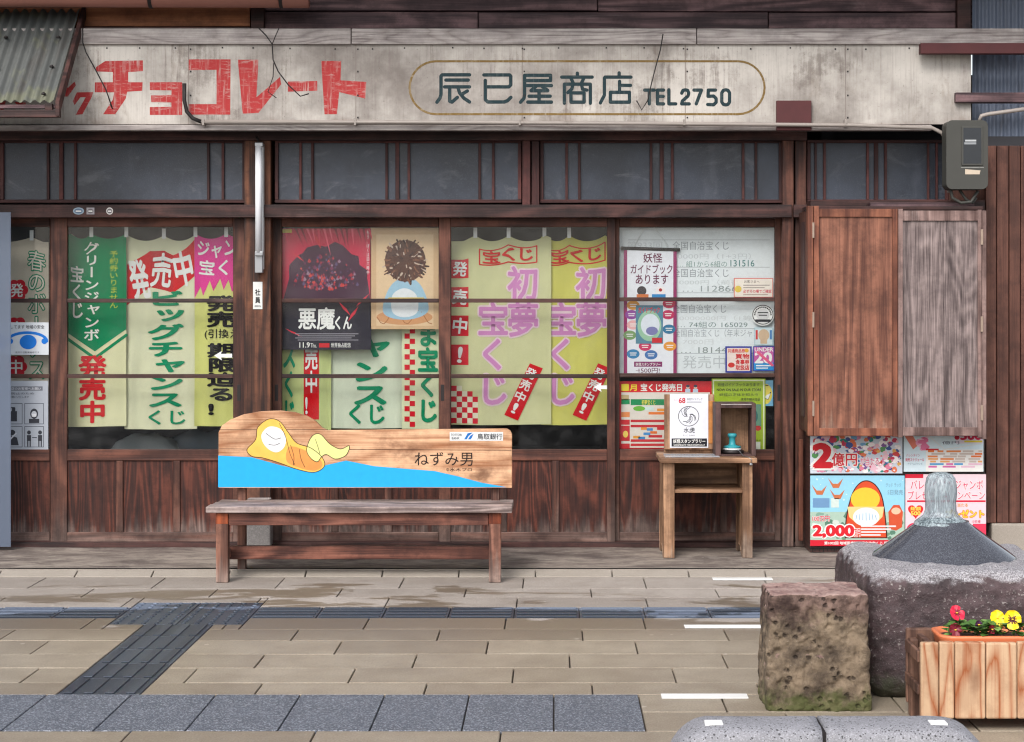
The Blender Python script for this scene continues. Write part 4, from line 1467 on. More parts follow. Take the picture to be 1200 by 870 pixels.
def dr(s):
    s.rect(861, 327, 905, 349, (236, 226, 214), 1)
    s.text('お客さまへ', 872, 328.5, 890, 332, (70, 60, 60), 3)
    s.rect(871, 334, 902, 334.8, (120, 110, 106), 2)
    s.rect(871, 337, 896, 337.8, (120, 110, 106), 2)
    s.text('必ずその場でご確認', 871, 339.5, 904, 343.5, (214, 60, 84), 3, .02)
    s.rect(871, 345.2, 900, 346, (150, 130, 120), 2)
    s.oval(865, 339, 4, 4, (224, 196, 80), 2)
    s.rect(861, 348, 905, 349.2, (206, 70, 80), 2)
sticker('small cream notice with pink text above a lattice bar of the right door', 860, 326, 906, 350, (216, 120, 110), dr)


def dr(s):
    s.oval(894, 369, 12.4, 11.6, (58, 58, 60), 1, 36)
    s.oval(894, 369, 11.4, 10.6, (228, 228, 226), 2, 36)
    s.oval(894, 369, 7.6, 7, (206, 206, 206), 3, 30)
    for q in range(14):
        a_ = math.pi + math.pi * q / 13
        s.rect(894 + 9.5 * math.cos(a_) - .8, 369 + 8.8 * math.sin(a_) - .8, 894 + 9.5 * math.cos(a_) + .8, 369 + 8.8 * math.sin(a_) + .8, BLACK, 3)
    s.rect(888, 366, 900, 367.2, BLACK, 4)
    s.rect(889, 369, 899, 370.2, BLACK, 4)
    s.rect(885, 374.5, 903, 377.5, (40, 40, 44), 4)
sticker('round black and white sticker on the right door glass', 881, 357, 907, 382, (228, 228, 226), dr, round_=True)


def dr(s):
    s.rect(885, 385, 905, 404, (206, 222, 226), 1)
    s.oval(895, 393, 6.5, 7, (206, 178, 146), 2)
    s.rect(891, 398, 899, 403, (206, 178, 146), 2.2)
    s.rect(885.5, 387, 888, 398, (206, 60, 60), 3)
    s.rect(902, 387, 904.5, 398, (70, 130, 190), 3)
sticker('pale square sticker with a tan blob below the round sticker', 884, 384, 906.5, 405, (170, 196, 206), dr)


def dr(s):
    s.rect(852, 408, 879, 435, (232, 214, 206), 1)
    s.text('共通商品券', 853, 409, 873, 413.5, (214, 60, 50), 3, .03)
    for q, tl in enumerate(('買物', '食事券', '取扱店')): s.text(tl, 862, 415 + 6.6 * q, 878, 420.6 + 6.6 * q, (206, 34, 40), 3, .04)
    s.oval(857, 428, 4, 3, (206, 50, 44), 2)
    s.oval(875, 411, 2.4, 2.4, (226, 170, 60), 2)
sticker('square red lettered shop sticker with a blue border, left of the blue sticker', 850, 406, 881, 437, (44, 54, 150), dr)


def dr(s):
    s.rect(883.5, 407, 906.5, 426, (196, 90, 160), 1)
    s.rect(883.5, 425, 906.5, 434, (24, 140, 206), 1.2)
    s.text('UNDER', 884.5, 407.5, 906, 412, WHITE, 3, .03)
    s.text('20', 885, 413.5, 904, 425.5, WHITE, 3, .05)
    s.line([(888, 413), (905, 428)], 3.2, (226, 90, 130), 4)
    s.rect(886, 428, 904, 429.4, WHITE, 3)
    s.rect(886, 431, 900, 432.2, WHITE, 3)
sticker('blue and pink sticker reading UNDER 20 on the right door glass', 882.5, 406, 907.5, 435, (50, 60, 160), dr)

# lottery schedule, green poster, smiling sticker in the lowest pane
s = Sheet(PB)
s.rect(726, 447, 834, 526, (212, 34, 44), 0)
s.rect(728, 460, 832, 525, (226, 218, 208), 1)
s.text('1', 730, 450.5, 735, 458, (240, 214, 60), 3, .05)
s.text('月', 738, 451, 746, 458, (240, 214, 60), 3, .04)
s.text('宝くじ発売日', 751, 450, 799, 458.5, WHITE, 3, .04)
for (x_, c_) in ((806, (70, 60, 80)), (815, (70, 60, 80))):
    s.oval(x_, 454, 2, 2.2, (226, 190, 170), 3)
    s.oval(x_, 452.6, 2.2, 1.6, c_, 3.2)
    s.rect(x_ - 3, 456, x_ + 3, 460, (190, 206, 226), 3)
for (y_, c_, a_, b_) in ((463, (196, 176, 130), 728, 737), (468, (18, 140, 84), 728, 738), (483, (228, 140, 80), 728, 738), (492, (206, 40, 50), 728, 738), (520, (206, 40, 50), 728, 738)):
    s.rect(a_, y_, b_, y_ + 6, c_, 2)
s.rect(739, 468, 832, 475, (18, 140, 84), 2)
s.text('初夢宝くじ', 752, 469, 768, 474.4, (232, 220, 90), 3, .02)
s.oval(749, 479, 7, 3, (110, 180, 60), 2.4)
s.rect(744, 477, 766, 481, (206, 230, 226), 2.2)
for (a_, y_, b_, c_) in ((770, 479, 790, (232, 150, 50)), (760, 483, 782, (232, 120, 40)), (739, 492, 832, (196, 30, 40)), (739, 498, 832, (196, 30, 40)), (751, 501, 758, (232, 150, 50)), (758, 502, 765, (60, 140, 206)), (770, 501, 790, (206, 40, 50)), (754, 507, 762, (60, 140, 206)), (762, 505.5, 770, (232, 120, 50)), (742, 511, 750, (232, 160, 60)), (748, 512, 756, (60, 140, 206)), (760, 510, 776, (206, 40, 50)), (739, 515, 832, (206, 40, 50)), (739, 520, 832, (206, 50, 56))):
    s.rect(a_, y_, b_, y_ + 3, c_, 2.6)
s.rect(728, 499, 738, 517, (206, 40, 50), 2)
s.oval(733, 509, 3, 4, (236, 206, 90), 3)
s.build('poster', 'red and white calendar poster behind the small stamp stand', 'poster')
s = Sheet(PB + .008)
s.rect(834, 444, 897, 532, (160, 186, 44), 0)
s.line([(836, 446), (895, 446), (895, 530), (836, 530)], 1.6, (226, 232, 196), 1, True)
s.text('妖怪ガイドブックあります', 841, 449, 890, 453, (70, 84, 40), 3, .01)
s.text('NOW ON SALE IN OUR STORE', 840, 455.5, 892, 458.5, (54, 64, 30), 3, .03)
s.text('妖怪の正体を知ろう', 843, 461, 888, 464.5, (90, 104, 50), 3, .01)
s.text('境港市観光協会', 868, 466.5, 891, 470, (70, 84, 40), 3, .01)
s.rect(870, 474, 892, 500, (104, 150, 128), 2)
s.oval(880, 488, 8, 10, (60, 110, 110), 2.5)
s.oval(888, 502, 4, 3, (196, 60, 60), 2.6)
s.rect(885, 518, 891, 528, (222, 226, 214), 2)
s.text('水木', 886, 515, 892, 517.4, (60, 70, 40), 3)
s.build('poster', 'lime green poster behind the open wooden box on the stand', 'poster')
s = Sheet(PB + .014)
s.rect(892, 446, 906, 476, (120, 180, 214), 0)
s.oval(897, 462, 8, 12, (226, 206, 84), 1)
s.line([(893, 452), (900, 452)], 1, BLACK, 2)
s.line([(895, 466), (900, 468), (903, 460)], 1.2, BLACK, 2)
s.poly([(895, 466), (900, 468), (903, 461), (899, 463)], WHITE, 2.4)
s.build('sticker', 'blue sticker with half a yellow smiling face at the edge of the lime poster', 'sticker')

# left narrow door: sticker and grey notice on the outside of the glass
s = Sheet(10.94)
s.rect(0, 378, 57, 416, (222, 228, 234), 0)
s.text('努力してます 地域の安全', 3, 381, 52, 385.5, (50, 52, 60), 3, .01)
BLU = (24, 122, 220)
s.line([(12 + 20 + 23 * math.cos(math.pi + math.pi * q / 14), 400 + 10 * math.sin(math.pi + math.pi * q / 14)) for q in range(15)], 3.2, BLU, 2)
s.oval(33, 401, 10, 8.5, BLU, 2.8)
s.oval(12, 400, 3.4, 3.4, BLU, 2.9)
s.oval(52, 400, 3.4, 3.4, BLU, 2.9)
s.oval(2, 401, 6, 8.5, BLU, 2.9)
s.text('見守り活動実施中です', 18, 412, 46, 414.4, (60, 60, 66), 3)
s.build('sticker', 'white sticker with a round blue eye figure on the narrow left door', 'sticker')
s = Sheet(10.94)
s.rect(-8, 446.5, 56.5, 527, (176, 182, 192), 0)
s.rect(4, 453, 50, 458, (112, 116, 126), 1)
s.text('ご来店のお客様へお願い', 6, 454, 48, 457.2, (206, 208, 214), 3, .02)
s.text('感染防止のため', 2, 460, 40, 462.6, (60, 62, 70), 3)
s.text('ご協力お願いいたします', 2, 464, 34, 466.6, (60, 62, 70), 3)
for (x_, y_) in ((4, 473), (29, 473), (4, 500), (29, 500)):
    s.line([(x_, y_), (x_ + 22, y_), (x_ + 22, y_ + 24), (x_, y_ + 24)], .7, (84, 88, 98), 1, True)
DK = (58, 60, 68)
s.oval(40, 485, 4.6, 6, DK, 2); s.oval(40, 485.5, 3.2, 3.6, (196, 200, 208), 2.5); s.rect(37.4, 485, 42.6, 488.5, (232, 234, 238), 3); s.rect(34, 491, 46, 496, DK, 2)
s.rect(12, 482, 20, 494, DK, 2); s.rect(14, 478, 18, 482, DK, 2); s.line([(11, 478), (17, 478)], 1.4, DK, 2.4)
for x_ in (34, 47):
    s.oval(x_, 507, 2.2, 2.4, DK, 2); s.rect(x_ - 2.4, 510, x_ + 2.4, 517, DK, 2.2); s.line([(x_ - 1.4, 517), (x_ - 1.4, 523)], 1.4, DK, 2.4); s.line([(x_ + 1.4, 517), (x_ + 1.4, 523)], 1.4, DK, 2.6)
s.line([(38, 513), (43, 513)], .9, DK, 3)
s.oval(14, 507, 4, 3.2, DK, 2); s.poly([(9, 522), (12, 510), (20, 513), (22, 522)], DK, 2.2); s.line([(12, 515), (19, 508)], 1.6, (206, 208, 214), 3)
s.build('notice', 'grey printed notice with four small pictures on the narrow left door', 'notice')
# arrows stuck on the glass
for (x_, y_, lab) in ((258, 417, 'small white arrow sticker on the glass of the left door'), (703, 454, 'small white arrow sticker on the glass over the yellow banner')):
    s = Sheet(10.9025)
    s.poly([(x_ - 7, y_), (x_ + 2, y_ - 5.5), (x_ + 1, y_ - 2), (x_ + 14, y_ - 2.4), (x_ + 14, y_ + 2.4), (x_ + 1, y_ + 2), (x_ + 2, y_ + 5.5)], (232, 234, 234), 0)
    s.build('arrow_sticker', lab, 'sticker')
# three small stickers on the lintel
for (x_, rx, ry, c_, lab) in ((92, 6.5, 4.2, (150, 170, 186), 'oval blue grey sticker on the dark beam over the left door'), (106, 4.6, 4, (160, 156, 160), 'grey square sticker on the beam between the oval and the white ones'), (128.5, 4, 4.2, (214, 210, 206), 'small round white sticker on the beam over the left door')):
    s = Sheet(10.7985)
    if x_ == 106: s.rect(x_ - rx, 247.5 - ry, x_ + rx, 247.5 + ry, c_, 0)
    else: s.oval(x_, 247.5, rx, ry, c_, 0, 24)
    s.oval(x_, 247.5, rx * .75, ry * .7, (96, 116, 140) if x_ == 92 else (110, 104, 108), 1, 20)
    s.rect(x_ - rx * .5, 247, x_ + rx * .5, 248.4, WHITE, 2)
    s.build('lintel_sticker', lab, 'sticker')

# ================================================================ SIGN BOARD
SD = 10.62
sign = thing('shop_sign', 'long weathered white sign board with red and dark green painted characters above the doors', 'shop sign', W(560, 150, SD))
MB().pbox(-300, 52, 1138, 146, SD, SD + .03).build('board', M['signface'], sign, 0.002)
tr = MB()
for (a, b) in ((-300, 411), (412, 816), (817, 1200)): tr.pbox(a, 33.5, b, 52, SD - .018, SD + .03)
tr.build('top_trim', M['signtrim'], sign, 0.003)
MB().pbox(-300, 146.5, 1092, 153, SD - .02, SD + .04).build('bottom_trim', M['signtrim'], sign, 0.004)
# tall board at the right end
for x_ in (221, 417, 612, 803, 991):
    MB().pbox(x_ - .45, 52.6, x_ + .45, 145.6, SD - .0005, SD + .001).build('seam', M['seam'], sign)
    for y_ in (58, 84, 112, 138):
        w_ = W(x_ + 2.4, y_, SD)
        MB().box(w_.x - .004, w_.x + .004, SD - .004, SD, w_.z - .004, w_.z + .004).build('nail', M['iron'], sign)
for q in range(22):
    x_ = 120 + q * 45 + rr.uniform(-6, 6)
    w_ = W(x_, 57 + rr.uniform(-1, 1), SD)
    MB().box(w_.x - .004, w_.x + .004, SD - .004, SD, w_.z - .004, w_.z + .004).build('nail', M['iron'], sign)


def sx_(pts, s_=2.609, ox=0, oy=0): return [(ox + p[0] / s_, oy + p[1] / s_) for p in pts]


RD = M['signred']
for pl_ in (
        sx_([(293, 206), (322, 187), (437, 185), (437, 218), (392, 221), (392, 252), (436, 252), (435, 278), (389, 281), (384, 303), (352, 350), (315, 350), (345, 305), (349, 283), (290, 283), (290, 252), (345, 252), (345, 221), (293, 219)]),
        sx_([(458, 252), (557, 252), (557, 352), (458, 352), (458, 328), (524, 327), (524, 314), (462, 313), (462, 292), (524, 291), (524, 277), (458, 276)]),
        sx_([(577, 182), (705, 182), (704, 351), (577, 351), (577, 319), (662, 319), (662, 214), (577, 215)]),
        sx_([(727, 183), (790, 183), (784, 298), (856, 236), (860, 258), (790, 346), (742, 348)]),
        sx_([(880, 250), (970, 248), (970, 278), (880, 281)]),
        sx_([(982, 187), (1043, 187), (1041, 246), (1120, 251), (1117, 302), (1037, 282), (1030, 350), (992, 350)]),
        sx_([(190, 243), (201, 243), (207, 270), (228, 250), (232, 262), (207, 296), (197, 296)]),
        sx_([(235, 283), (285, 282), (281, 296), (252, 350), (231, 352), (262, 298), (246, 298), (228, 322), (222, 310)]),
        sx_([(0, 310), (18, 310), (10, 338), (-10, 338)]),
        sx_([(44, 312), (80, 314), (72, 335), (58, 330)]),
):
    s = Sheet(SD - .0006)
    s.poly(pl_, RD, 0)
    s.build('red_letter', parent=sign)

GN = M['signgreen']
SA = lambda pts: [(500 + p[0] / 6.667, 75 + p[1] / 6.667) for p in pts]
SB = lambda pts: [(650 + p[0] / 5.4545, 75 + p[1] / 5.4545) for p in pts]
LETTERS = [
    (SA, 4.1, [[(335, 86), (122, 86), (112, 96), (112, 240), (104, 268), (80, 300)], [(150, 127), (325, 127)], [(140, 180), (335, 180)], [(180, 185), (180, 293), (198, 299), (240, 262)], [(245, 185), (256, 225), (290, 268), (335, 298)], [(318, 212), (272, 240)]]),
    (SA, 4.1, [[(447, 87), (648, 87), (657, 97), (657, 165), (642, 180), (475, 180)], [(458, 130), (458, 280), (478, 298), (606, 298), (632, 288), (658, 262)]]),
    (SA, 4.1, [[(733, 300), (760, 270), (765, 240), (765, 90), (968, 90), (968, 131), (778, 131)], [(785, 170), (975, 170)], [(852, 178), (815, 210), (946, 210)], [(905, 180), (946, 208)], [(800, 253), (965, 253)], [(790, 299), (975, 299)], [(878, 212), (878, 296)]]),
    (SB, 4.0, [[(45, 85), (240, 85)], [(145, 60), (145, 84)], [(62, 252), (62, 130), (228, 130), (228, 252)], [(104, 92), (120, 126)], [(186, 92), (170, 126)], [(116, 134), (110, 160), (84, 184)], [(172, 134), (178, 162), (206, 168)], [(104, 186), (188, 186), (188, 245), (104, 245), (104, 186)]]),
    (SB, 4.0, [[(488, 85), (322, 85), (318, 92), (318, 200), (292, 250)], [(412, 58), (412, 84)], [(415, 112), (415, 176)], [(420, 138), (485, 138)], [(356, 182), (478, 182), (478, 245), (356, 245), (356, 182)]]),
    (SB, 4.0, [[(575, 168), (636, 168)], [(605, 172), (605, 256)]]),
    (SB, 4.0, [[(657, 168), (657, 256), (696, 256)], [(657, 168), (696, 168)], [(657, 208), (694, 208)]]),
    (SB, 4.0, [[(730, 166), (730, 256), (774, 256)]]),
    (SB, 4.0, [[(812, 188), (820, 170), (836, 166), (850, 170), (857, 186), (852, 206), (816, 238), (812, 256), (860, 256)]]),
    (SB, 4.0, [[(890, 168), (938, 168), (905, 256)]]),
    (SB, 4.0, [[(1028, 168), (982, 168), (980, 208), (1016, 206), (1032, 222), (1032, 246), (1016, 262), (978, 260)]]),
    (SB, 4.0, [[(1068, 186), (1078, 170), (1094, 166), (1108, 170), (1118, 186), (1118, 244), (1108, 259), (1094, 263), (1078, 259), (1068, 244), (1068, 186)]]),
]
for (fn2, w_, strokes) in LETTERS:
    s = Sheet(SD - .0006)
    for q, pts in enumerate(strokes): s.line(fn2(pts), w_, GN, 0 + .3 * q)
    s.build('green_letter', parent=sign)
s = Sheet(SD - .0006)
R_, cy_ = 31, 103
pill = [(865 + R_ * math.cos(a_), cy_ + R_ * math.sin(a_)) for a_ in [-math.pi / 2 + math.pi * q / 16 for q in range(17)]] + [(511 + R_ * math.cos(a_), cy_ + R_ * math.sin(a_)) for a_ in [math.pi / 2 + math.pi * q / 16 for q in range(17)]]
s.line(pill, 2.5, M['signgold'], 0, True)
s.build('outline', parent=sign)

# ================================================================ THINGS ON THE FACADE
cp = thing('conduit_pipe', 'pale electrical conduit running along the bottom of the sign to the meter', 'pipe', W(700, 143, 10.57))
dd = 10.57
MB().tube([W(216, 98, dd), W(216, 118, dd), W(219, 131, dd), W(226, 139, dd), W(236, 143, dd)], 0.011, 10).build('cable', M['wire'], cp)
MB().tube([W(236, 143, dd), W(500, 143.5, dd), W(760, 145, dd), W(1000, 147, dd), W(1092, 150, dd), W(1104, 156, dd), W(1110, 168, dd), W(1111, 190, dd), W(1112, 226, dd)], 0.011, 10).build('pipe', M['conduit'], cp)
for x_ in (238, 416, 609, 802, 991):
    MB().pbox(x_ - 1.2, 140, x_ + 1.2, 147, dd - .0125, dd + .03)  .build('clamp', M['conduit'], cp, 0.001)

mt = thing('electric_meter', 'grey green electricity meter with a dark window above the wooden shutters', 'meter', W(1134, 225, 10.5))
md = 10.42
pts = []
x0, x1, y0, y1, r_ = 1109, 1158, 141, 222, 7
for (cx, cy, a0) in ((x1 - r_, y0 + r_, -90), (x1 - r_, y1 - r_, 0), (x0 + r_, y1 - r_, 90), (x0 + r_, y0 + r_, 180)):
    for q in range(6):
        a_ = math.radians(a0 + 90 * q / 5)
        w_ = W(cx + r_ * math.cos(a_), cy + r_ * math.sin(a_), md)
        pts.append((w_.x, w_.z))
MB().prism(pts, md, md + .12).build('case', M['meter'], mt, 0.012, 3)
MB().pbox(1127, 148, 1152, 194, md - .006, md + .002).build('window_frame', M['meter'], mt, 0.002)
s = Sheet(md - .0066)
s.rect(1129, 150, 1150, 192, paint('meter_glass', rgb(34, 38, 44), 0.12), 0)
s.rect(1131, 164, 1144, 166, (190, 194, 196), 1)
s.rect(1130, 167, 1144, 169.4, (150, 154, 158), 1)
s.build('window', parent=mt)
s = Sheet(md - .0012)
s.poly([(1131, 198.5), (1149, 200), (1148, 204.5), (1131, 204.5)], (206, 190, 170), 0)
s.rect(1126, 196, 1153, 196.8, (150, 150, 146), 0)
s.build('name_tag', parent=mt)
MB().tube([W(1114, 222, md + .05), W(1116, 232, md + .05), W(1126, 238, md + .05), W(1138, 237, md + .05), W(1146, 224, md + .05)], 0.009, 8).build('cable', M['meter'], mt)
MB().tube([W(1124, 222, md + .07), W(1132, 234, md + .07), W(1140, 238, md + .07), W(1144, 232, md + .07)], 0.008, 8).build('cable', M['meter'], mt)
MB().tube([W(1148, 142, md + .05), W(1150, 136, md + .05), W(1158, 134, md + .05), W(1180, 131, md + .03), W(1215, 126, md)], 0.012, 8).build('cable', M['conduit'], mt)
# shelf board and small board under the meter
MB().pbox(1020, 237.5, 1142, 245, 10.56, 10.86).build('ledge', M['fascia'], shop, 0.003)

# hanging black wires
wires = [([(97, 33), (97, 50), (101, 62), (112, 82), (124, 105), (132, 128), (129, 122)], 'thin black wire hanging beside the corrugated awning'),
         ([(303, 33), (312, 42), (319, 52), (320, 70), (326, 84), (338, 100), (352, 113), (362, 110)], 'forked black wire hanging over the red characters'),
         ([(777, 40), (774, 58), (768, 80), (763, 100), (759, 118), (752, 129), (746, 118)], 'thin black wire hanging over the sign telephone number')]
for k_, (pt, lab) in enumerate(wires):
    t_ = MB().tube([W(x_, y_, 10.56) for x_, y_ in pt], 0.0035, 6)
    if k_ == 1:
        t_.tube([W(327, 33, 10.56), W(323, 42, 10.56), W(319, 52, 10.56)], 0.003, 6)
        t_.tube([W(321, 72, 10.56), W(320, 90, 10.56), W(314, 108, 10.56), W(324, 115, 10.56)], 0.0025, 6)
    o = t_.build('hanging_wire', M['wire'])
    set_thing(o, lab, 'wire')

# rain pipe along the eaves
gp = thing('gutter_pipe', 'pinkish brown round rain pipe along the eaves at the upper left', 'pipe', W(150, 2, 10.5))
MB().tube([W(-320, -4, 10.5), W(362, -2, 10.5)], 0.055, 20).build('pipe', M['pipe'], gp)
for x_ in (177, 330): MB().tube([W(x_ - 2, -3, 10.5), W(x_ + 2, -3, 10.5)], 0.062, 20).build('bracket', M['iron'], gp)

# corrugated awning at the upper left
aw = thing('corrugated_awning', 'small sloping grey corrugated awning on a dark wood frame at the upper left', 'awning', W(0, 130, 10.3))
A0, A1 = W(94, 12, 10.72), W(66, 119, 10.16)
xr, xl = A0.x, A0.x - 1.35
v, f = [], []
n_ = 160
for i in range(n_ + 1):
    X = xl + (xr - xl) * i / n_
    o_ = 0.011 * math.cos(2 * math.pi * (X - xr) / 0.052)
    for j in range(7):
        u = j / 6
        v.append((X, A0.y + (A1.y - A0.y) * u - o_ * .75, A0.z + (A1.z - A0.z) * u + o_ * .65))
for i in range(n_):
    for j in range(6): f.append((i * 7 + j, i * 7 + j + 1, (i + 1) * 7 + j + 1, (i + 1) * 7 + j))
MB().add(v, f, 0, None, True).build('corrugated_sheet', M['corr'], aw)
B0, B1 = Vector((xr + .012, A0.y, A0.z - .02)), Vector((xr + .012, A1.y - .02, A1.z - .05))
MB().hexa([(B0.x, B1.y, B1.z - .03), (B0.x + .022, B1.y, B1.z - .03), (B0.x + .022, B0.y, B0.z - .03), (B0.x, B0.y, B0.z - .03),
           (B0.x, B1.y, B1.z + .05), (B0.x + .022, B1.y, B1.z + .05), (B0.x + .022, B0.y, B0.z + .05), (B0.x, B0.y, B0.z + .05)]).build('side_rail', M['beam'], aw, 0.002)
MB().box(xl, xr + .03, A1.y - .005, A1.y + .035, A1.z - .085, A1.z - .045).build('front_bar', M['beam'], aw, 0.003)
MB().box(xl, xr, A1.y + .02, A1.y + .04, A1.z - .035, A1.z - .015).build('upper_bar', M['fascia'], aw, 0.002)
MB().box(xr - .05, xr - .01, A1.y + .0, A1.y + .03, A1.z - .046, A1.z - .012).build('bracket', M['beam'], aw, 0.002)
for u, xs in ((.34, (-.07, -.36, -.65)), (.66, (-.06, -.36, -.7)), (.95, (-.06, -.4))):
    for x_ in xs:
        MB().lathe((xr + x_, A0.y + (A1.y - A0.y) * u - .012, A0.z + (A1.z - A0.z) * u + .008), [(.012, 0), (.012, .008), (.005, .014), (0, .015)], 10).build('bolt', M['iron'], aw)

# fluorescent lamp and name plate on the post
fl = thing('fluorescent_lamp', 'white fluorescent tube fitting mounted upright on the wooden post', 'lamp', W(303, 318, 10.78))
ld = 10.76
MB().pbox(299, 168, 308.5, 316, ld + .016, ld + .06).build('housing', M['white_plastic'], fl, 0.004)
MB().tube([W(303, 171, ld - .004), W(303, 296, ld - .004)], 0.019, 16).build('tube', M['tube'], fl)
for y_ in (169, 297): MB().pbox(298.5, y_ - 2, 308, y_ + 3, ld - .02, ld + .012).build('end_cap', M['metal'], fl, 0.003)
MB().pbox(298.5, 299, 307.5, 320, ld + .0, ld + .055).build('ballast_box', M['metal'], fl, 0.003)
MB().tube([W(303, 167, ld + .03), W(302, 163, ld + .03), W(300, 161, ld + .04)], .006, 8).build('cord', M['wire'], fl)
s = Sheet(10.826)
s.rect(296.5, 330.5, 307.5, 362.5, (222, 224, 222), 0)
s.text('社', 299, 339, 305, 346.5, BLACK, 2, .03)
s.text('員', 299, 348.5, 305, 355.5, BLACK, 2, .03)
s.text('00076', 298.5, 358, 305.5, 360, BLACK, 2, .02)
s.build('name_plate', 'small white upright name plate with black characters on the wooden post', 'sign')

# cloudy plastic sheet standing at the left edge
ps = thing('plastic_screen', 'cloudy blue grey plastic sheet standing upright at the far left of the front', 'screen', W(-20, 640, 10.7))
MB().pbox(-70, 249, 12.5, 641, 10.70, 10.706).build('sheet', M['screen'], ps)
MB().pbox(-76, 247, -70.2, 646, 10.69, 10.72).build('edge_post', M['metal'], ps, 0.002)
# box leaning at the left foot of the post behind the bench
pk = thing('stone_post_base', 'grey carved stone block standing at the foot of the post behind the bench', 'stone', W(304, 641, 10.76))
bs = MB().pbox(288, 609, 317, 641, 10.70, 10.80)
bs.build('block', m_granite('carved_grey_stone', rgb(78, 76, 76), rgb(120, 116, 114), rgb(140, 138, 136), 120, .3, .8, blot=rgb(60, 58, 58)), pk, 0.01)
MB().pbox(289, 585, 316, 608.5, 10.72, 10.80).build('cap', M['signtrim'], pk, 0.006)

# ================================================================ WOODEN SHUTTERS AND BAY POSTERS
SH = 10.40
sb = thing('wooden_shutter', 'brown wooden folding shutter panel, left of the grey one', 'shutter', W(1000, 513, SH))
MB().pbox(960, 254, 1046, 503, SH + .012, SH + .02).build('panel', M['shut_l'], sb)
fr = MB()
fr.pbox(946.5, 241.5, 953, 511, SH - .004, SH + .05)
fr.pbox(953.6, 241.5, 960, 511, SH, SH + .05)
fr.pbox(1046, 245, 1052, 512, SH, SH + .03)
fr.pbox(960.1, 245, 1045.9, 254.5, SH + .002, SH + .03)
fr.pbox(960.1, 502, 1045.9, 511, SH + .002, SH + .03)
fr.build('frame', M['shut_f'], sb, 0.002)
for y_ in (270, 375, 479): MB().pbox(952, y_ - 9, 954.4, y_ + 9, SH - .0075, SH - .0045).build('hinge', M['hinge'], sb, 0.0006)
sr = thing('wooden_shutter', 'weathered grey wooden shutter panel with strong grain beside the siding', 'shutter', W(1100, 513, SH))
MB().pbox(1056, 258, 1148, 502, SH + .012, SH + .02).build('panel', M['shut_r'], sr)
fr = MB()
fr.pbox(1052.6, 245, 1058, 513, SH + .001, SH + .03)
fr.pbox(1146, 246, 1150.5, 513, SH + .001, SH + .03)
fr.pbox(1151, 247, 1156, 515, SH - .003, SH + .1)
fr.pbox(1058.1, 247, 1145.9, 259, SH + .002, SH + .03)
fr.pbox(1058.1, 501, 1145.9, 511, SH + .002, SH + .03)
fr.build('frame', M['shut_fr'], sr, 0.002)
for y_ in (278, 380, 484): MB().pbox(1149.3, y_ - 9, 1152.2, y_ + 9, SH - .006, SH - .0033).build('hinge', M['hinge'], sr, 0.0006)
# the box behind the panels: side with an old glazed sash
a, b = W(946.5, 246, SH), W(946.5, 508, SH)
bx = thing('shutter_case', 'wooden case that carries the shutter panels, its dark side facing the doors', 'case', (a.x + .3, 10.55, b.z))
MB().box(a.x + .004, a.x + .022, SH + .055, 10.80, b.z, a.z).build('side', M['frame'], bx, 0.002)
MB().box(a.x + .0, a.x + .0035, SH + .15, SH + .27, b.z + .08, a.z - .06).build('side_panel', M['boxwood'], bx, 0.001)
MB().box(a.x + .025, a.x + .95, SH + .052, SH + .06, b.z + .01, a.z - .01).build('back', M['dark'], bx)
MB().box(a.x, a.x + .97, SH + .055, 10.64, a.z + .002, a.z + .022).build('top', M['beam'], bx, 0.002)
MB().box(a.x + .024, a.x + .97, SH + .062, 10.64, b.z - .02, b.z - .002).build('bottom', M['beam'], bx, 0.002)
# drain strip beside the bay
MB().pbox(936, 515, 941, 634, 10.78, 10.80).build('corner_strip', M['shut_f'], shop, 0.002)

# grille with four posters
PG = 10.59
gr = thing('poster_grille', 'dark wire grille on the tiled bay wall that carries four lottery posters', 'grille', W(1050, 645, PG + .02))
gw = MB()
for q in range(42):
    x_ = 950 + q * 4.95
    gw.pbox(x_ - .5, 511, x_ + .5, 646, PG + .016, PG + .021)
gw.build('upright_wires', M['iron'], gr)
gw = MB()
for y_ in (513, 530, 555.5, 580, 605, 630, 642): gw.pbox(949, y_ - .7, 1155, y_ + .7, PG + .011, PG + .0158)
gw.build('cross_wires', M['iron'], gr)


def confetti(s, x0, y0, x1, y1, cols, n, rmin, rmax, seed, l=1.2):
    r = random.Random(seed)
    for q in range(n):
        a_ = r.uniform(rmin, rmax)
        b_ = a_ * r.uniform(.5, 1.1)
        x_, y_ = r.uniform(x0 + a_, x1 - a_), r.uniform(y0 + b_, y1 - b_)
        s.poly([(x_ + a_ * math.cos(t_) * r.uniform(.7, 1.1), y_ + b_ * math.sin(t_) * r.uniform(.7, 1.1)) for t_ in [6.283 * k / 9 for k in range(9)]], r.choice(cols), l + q * .012)


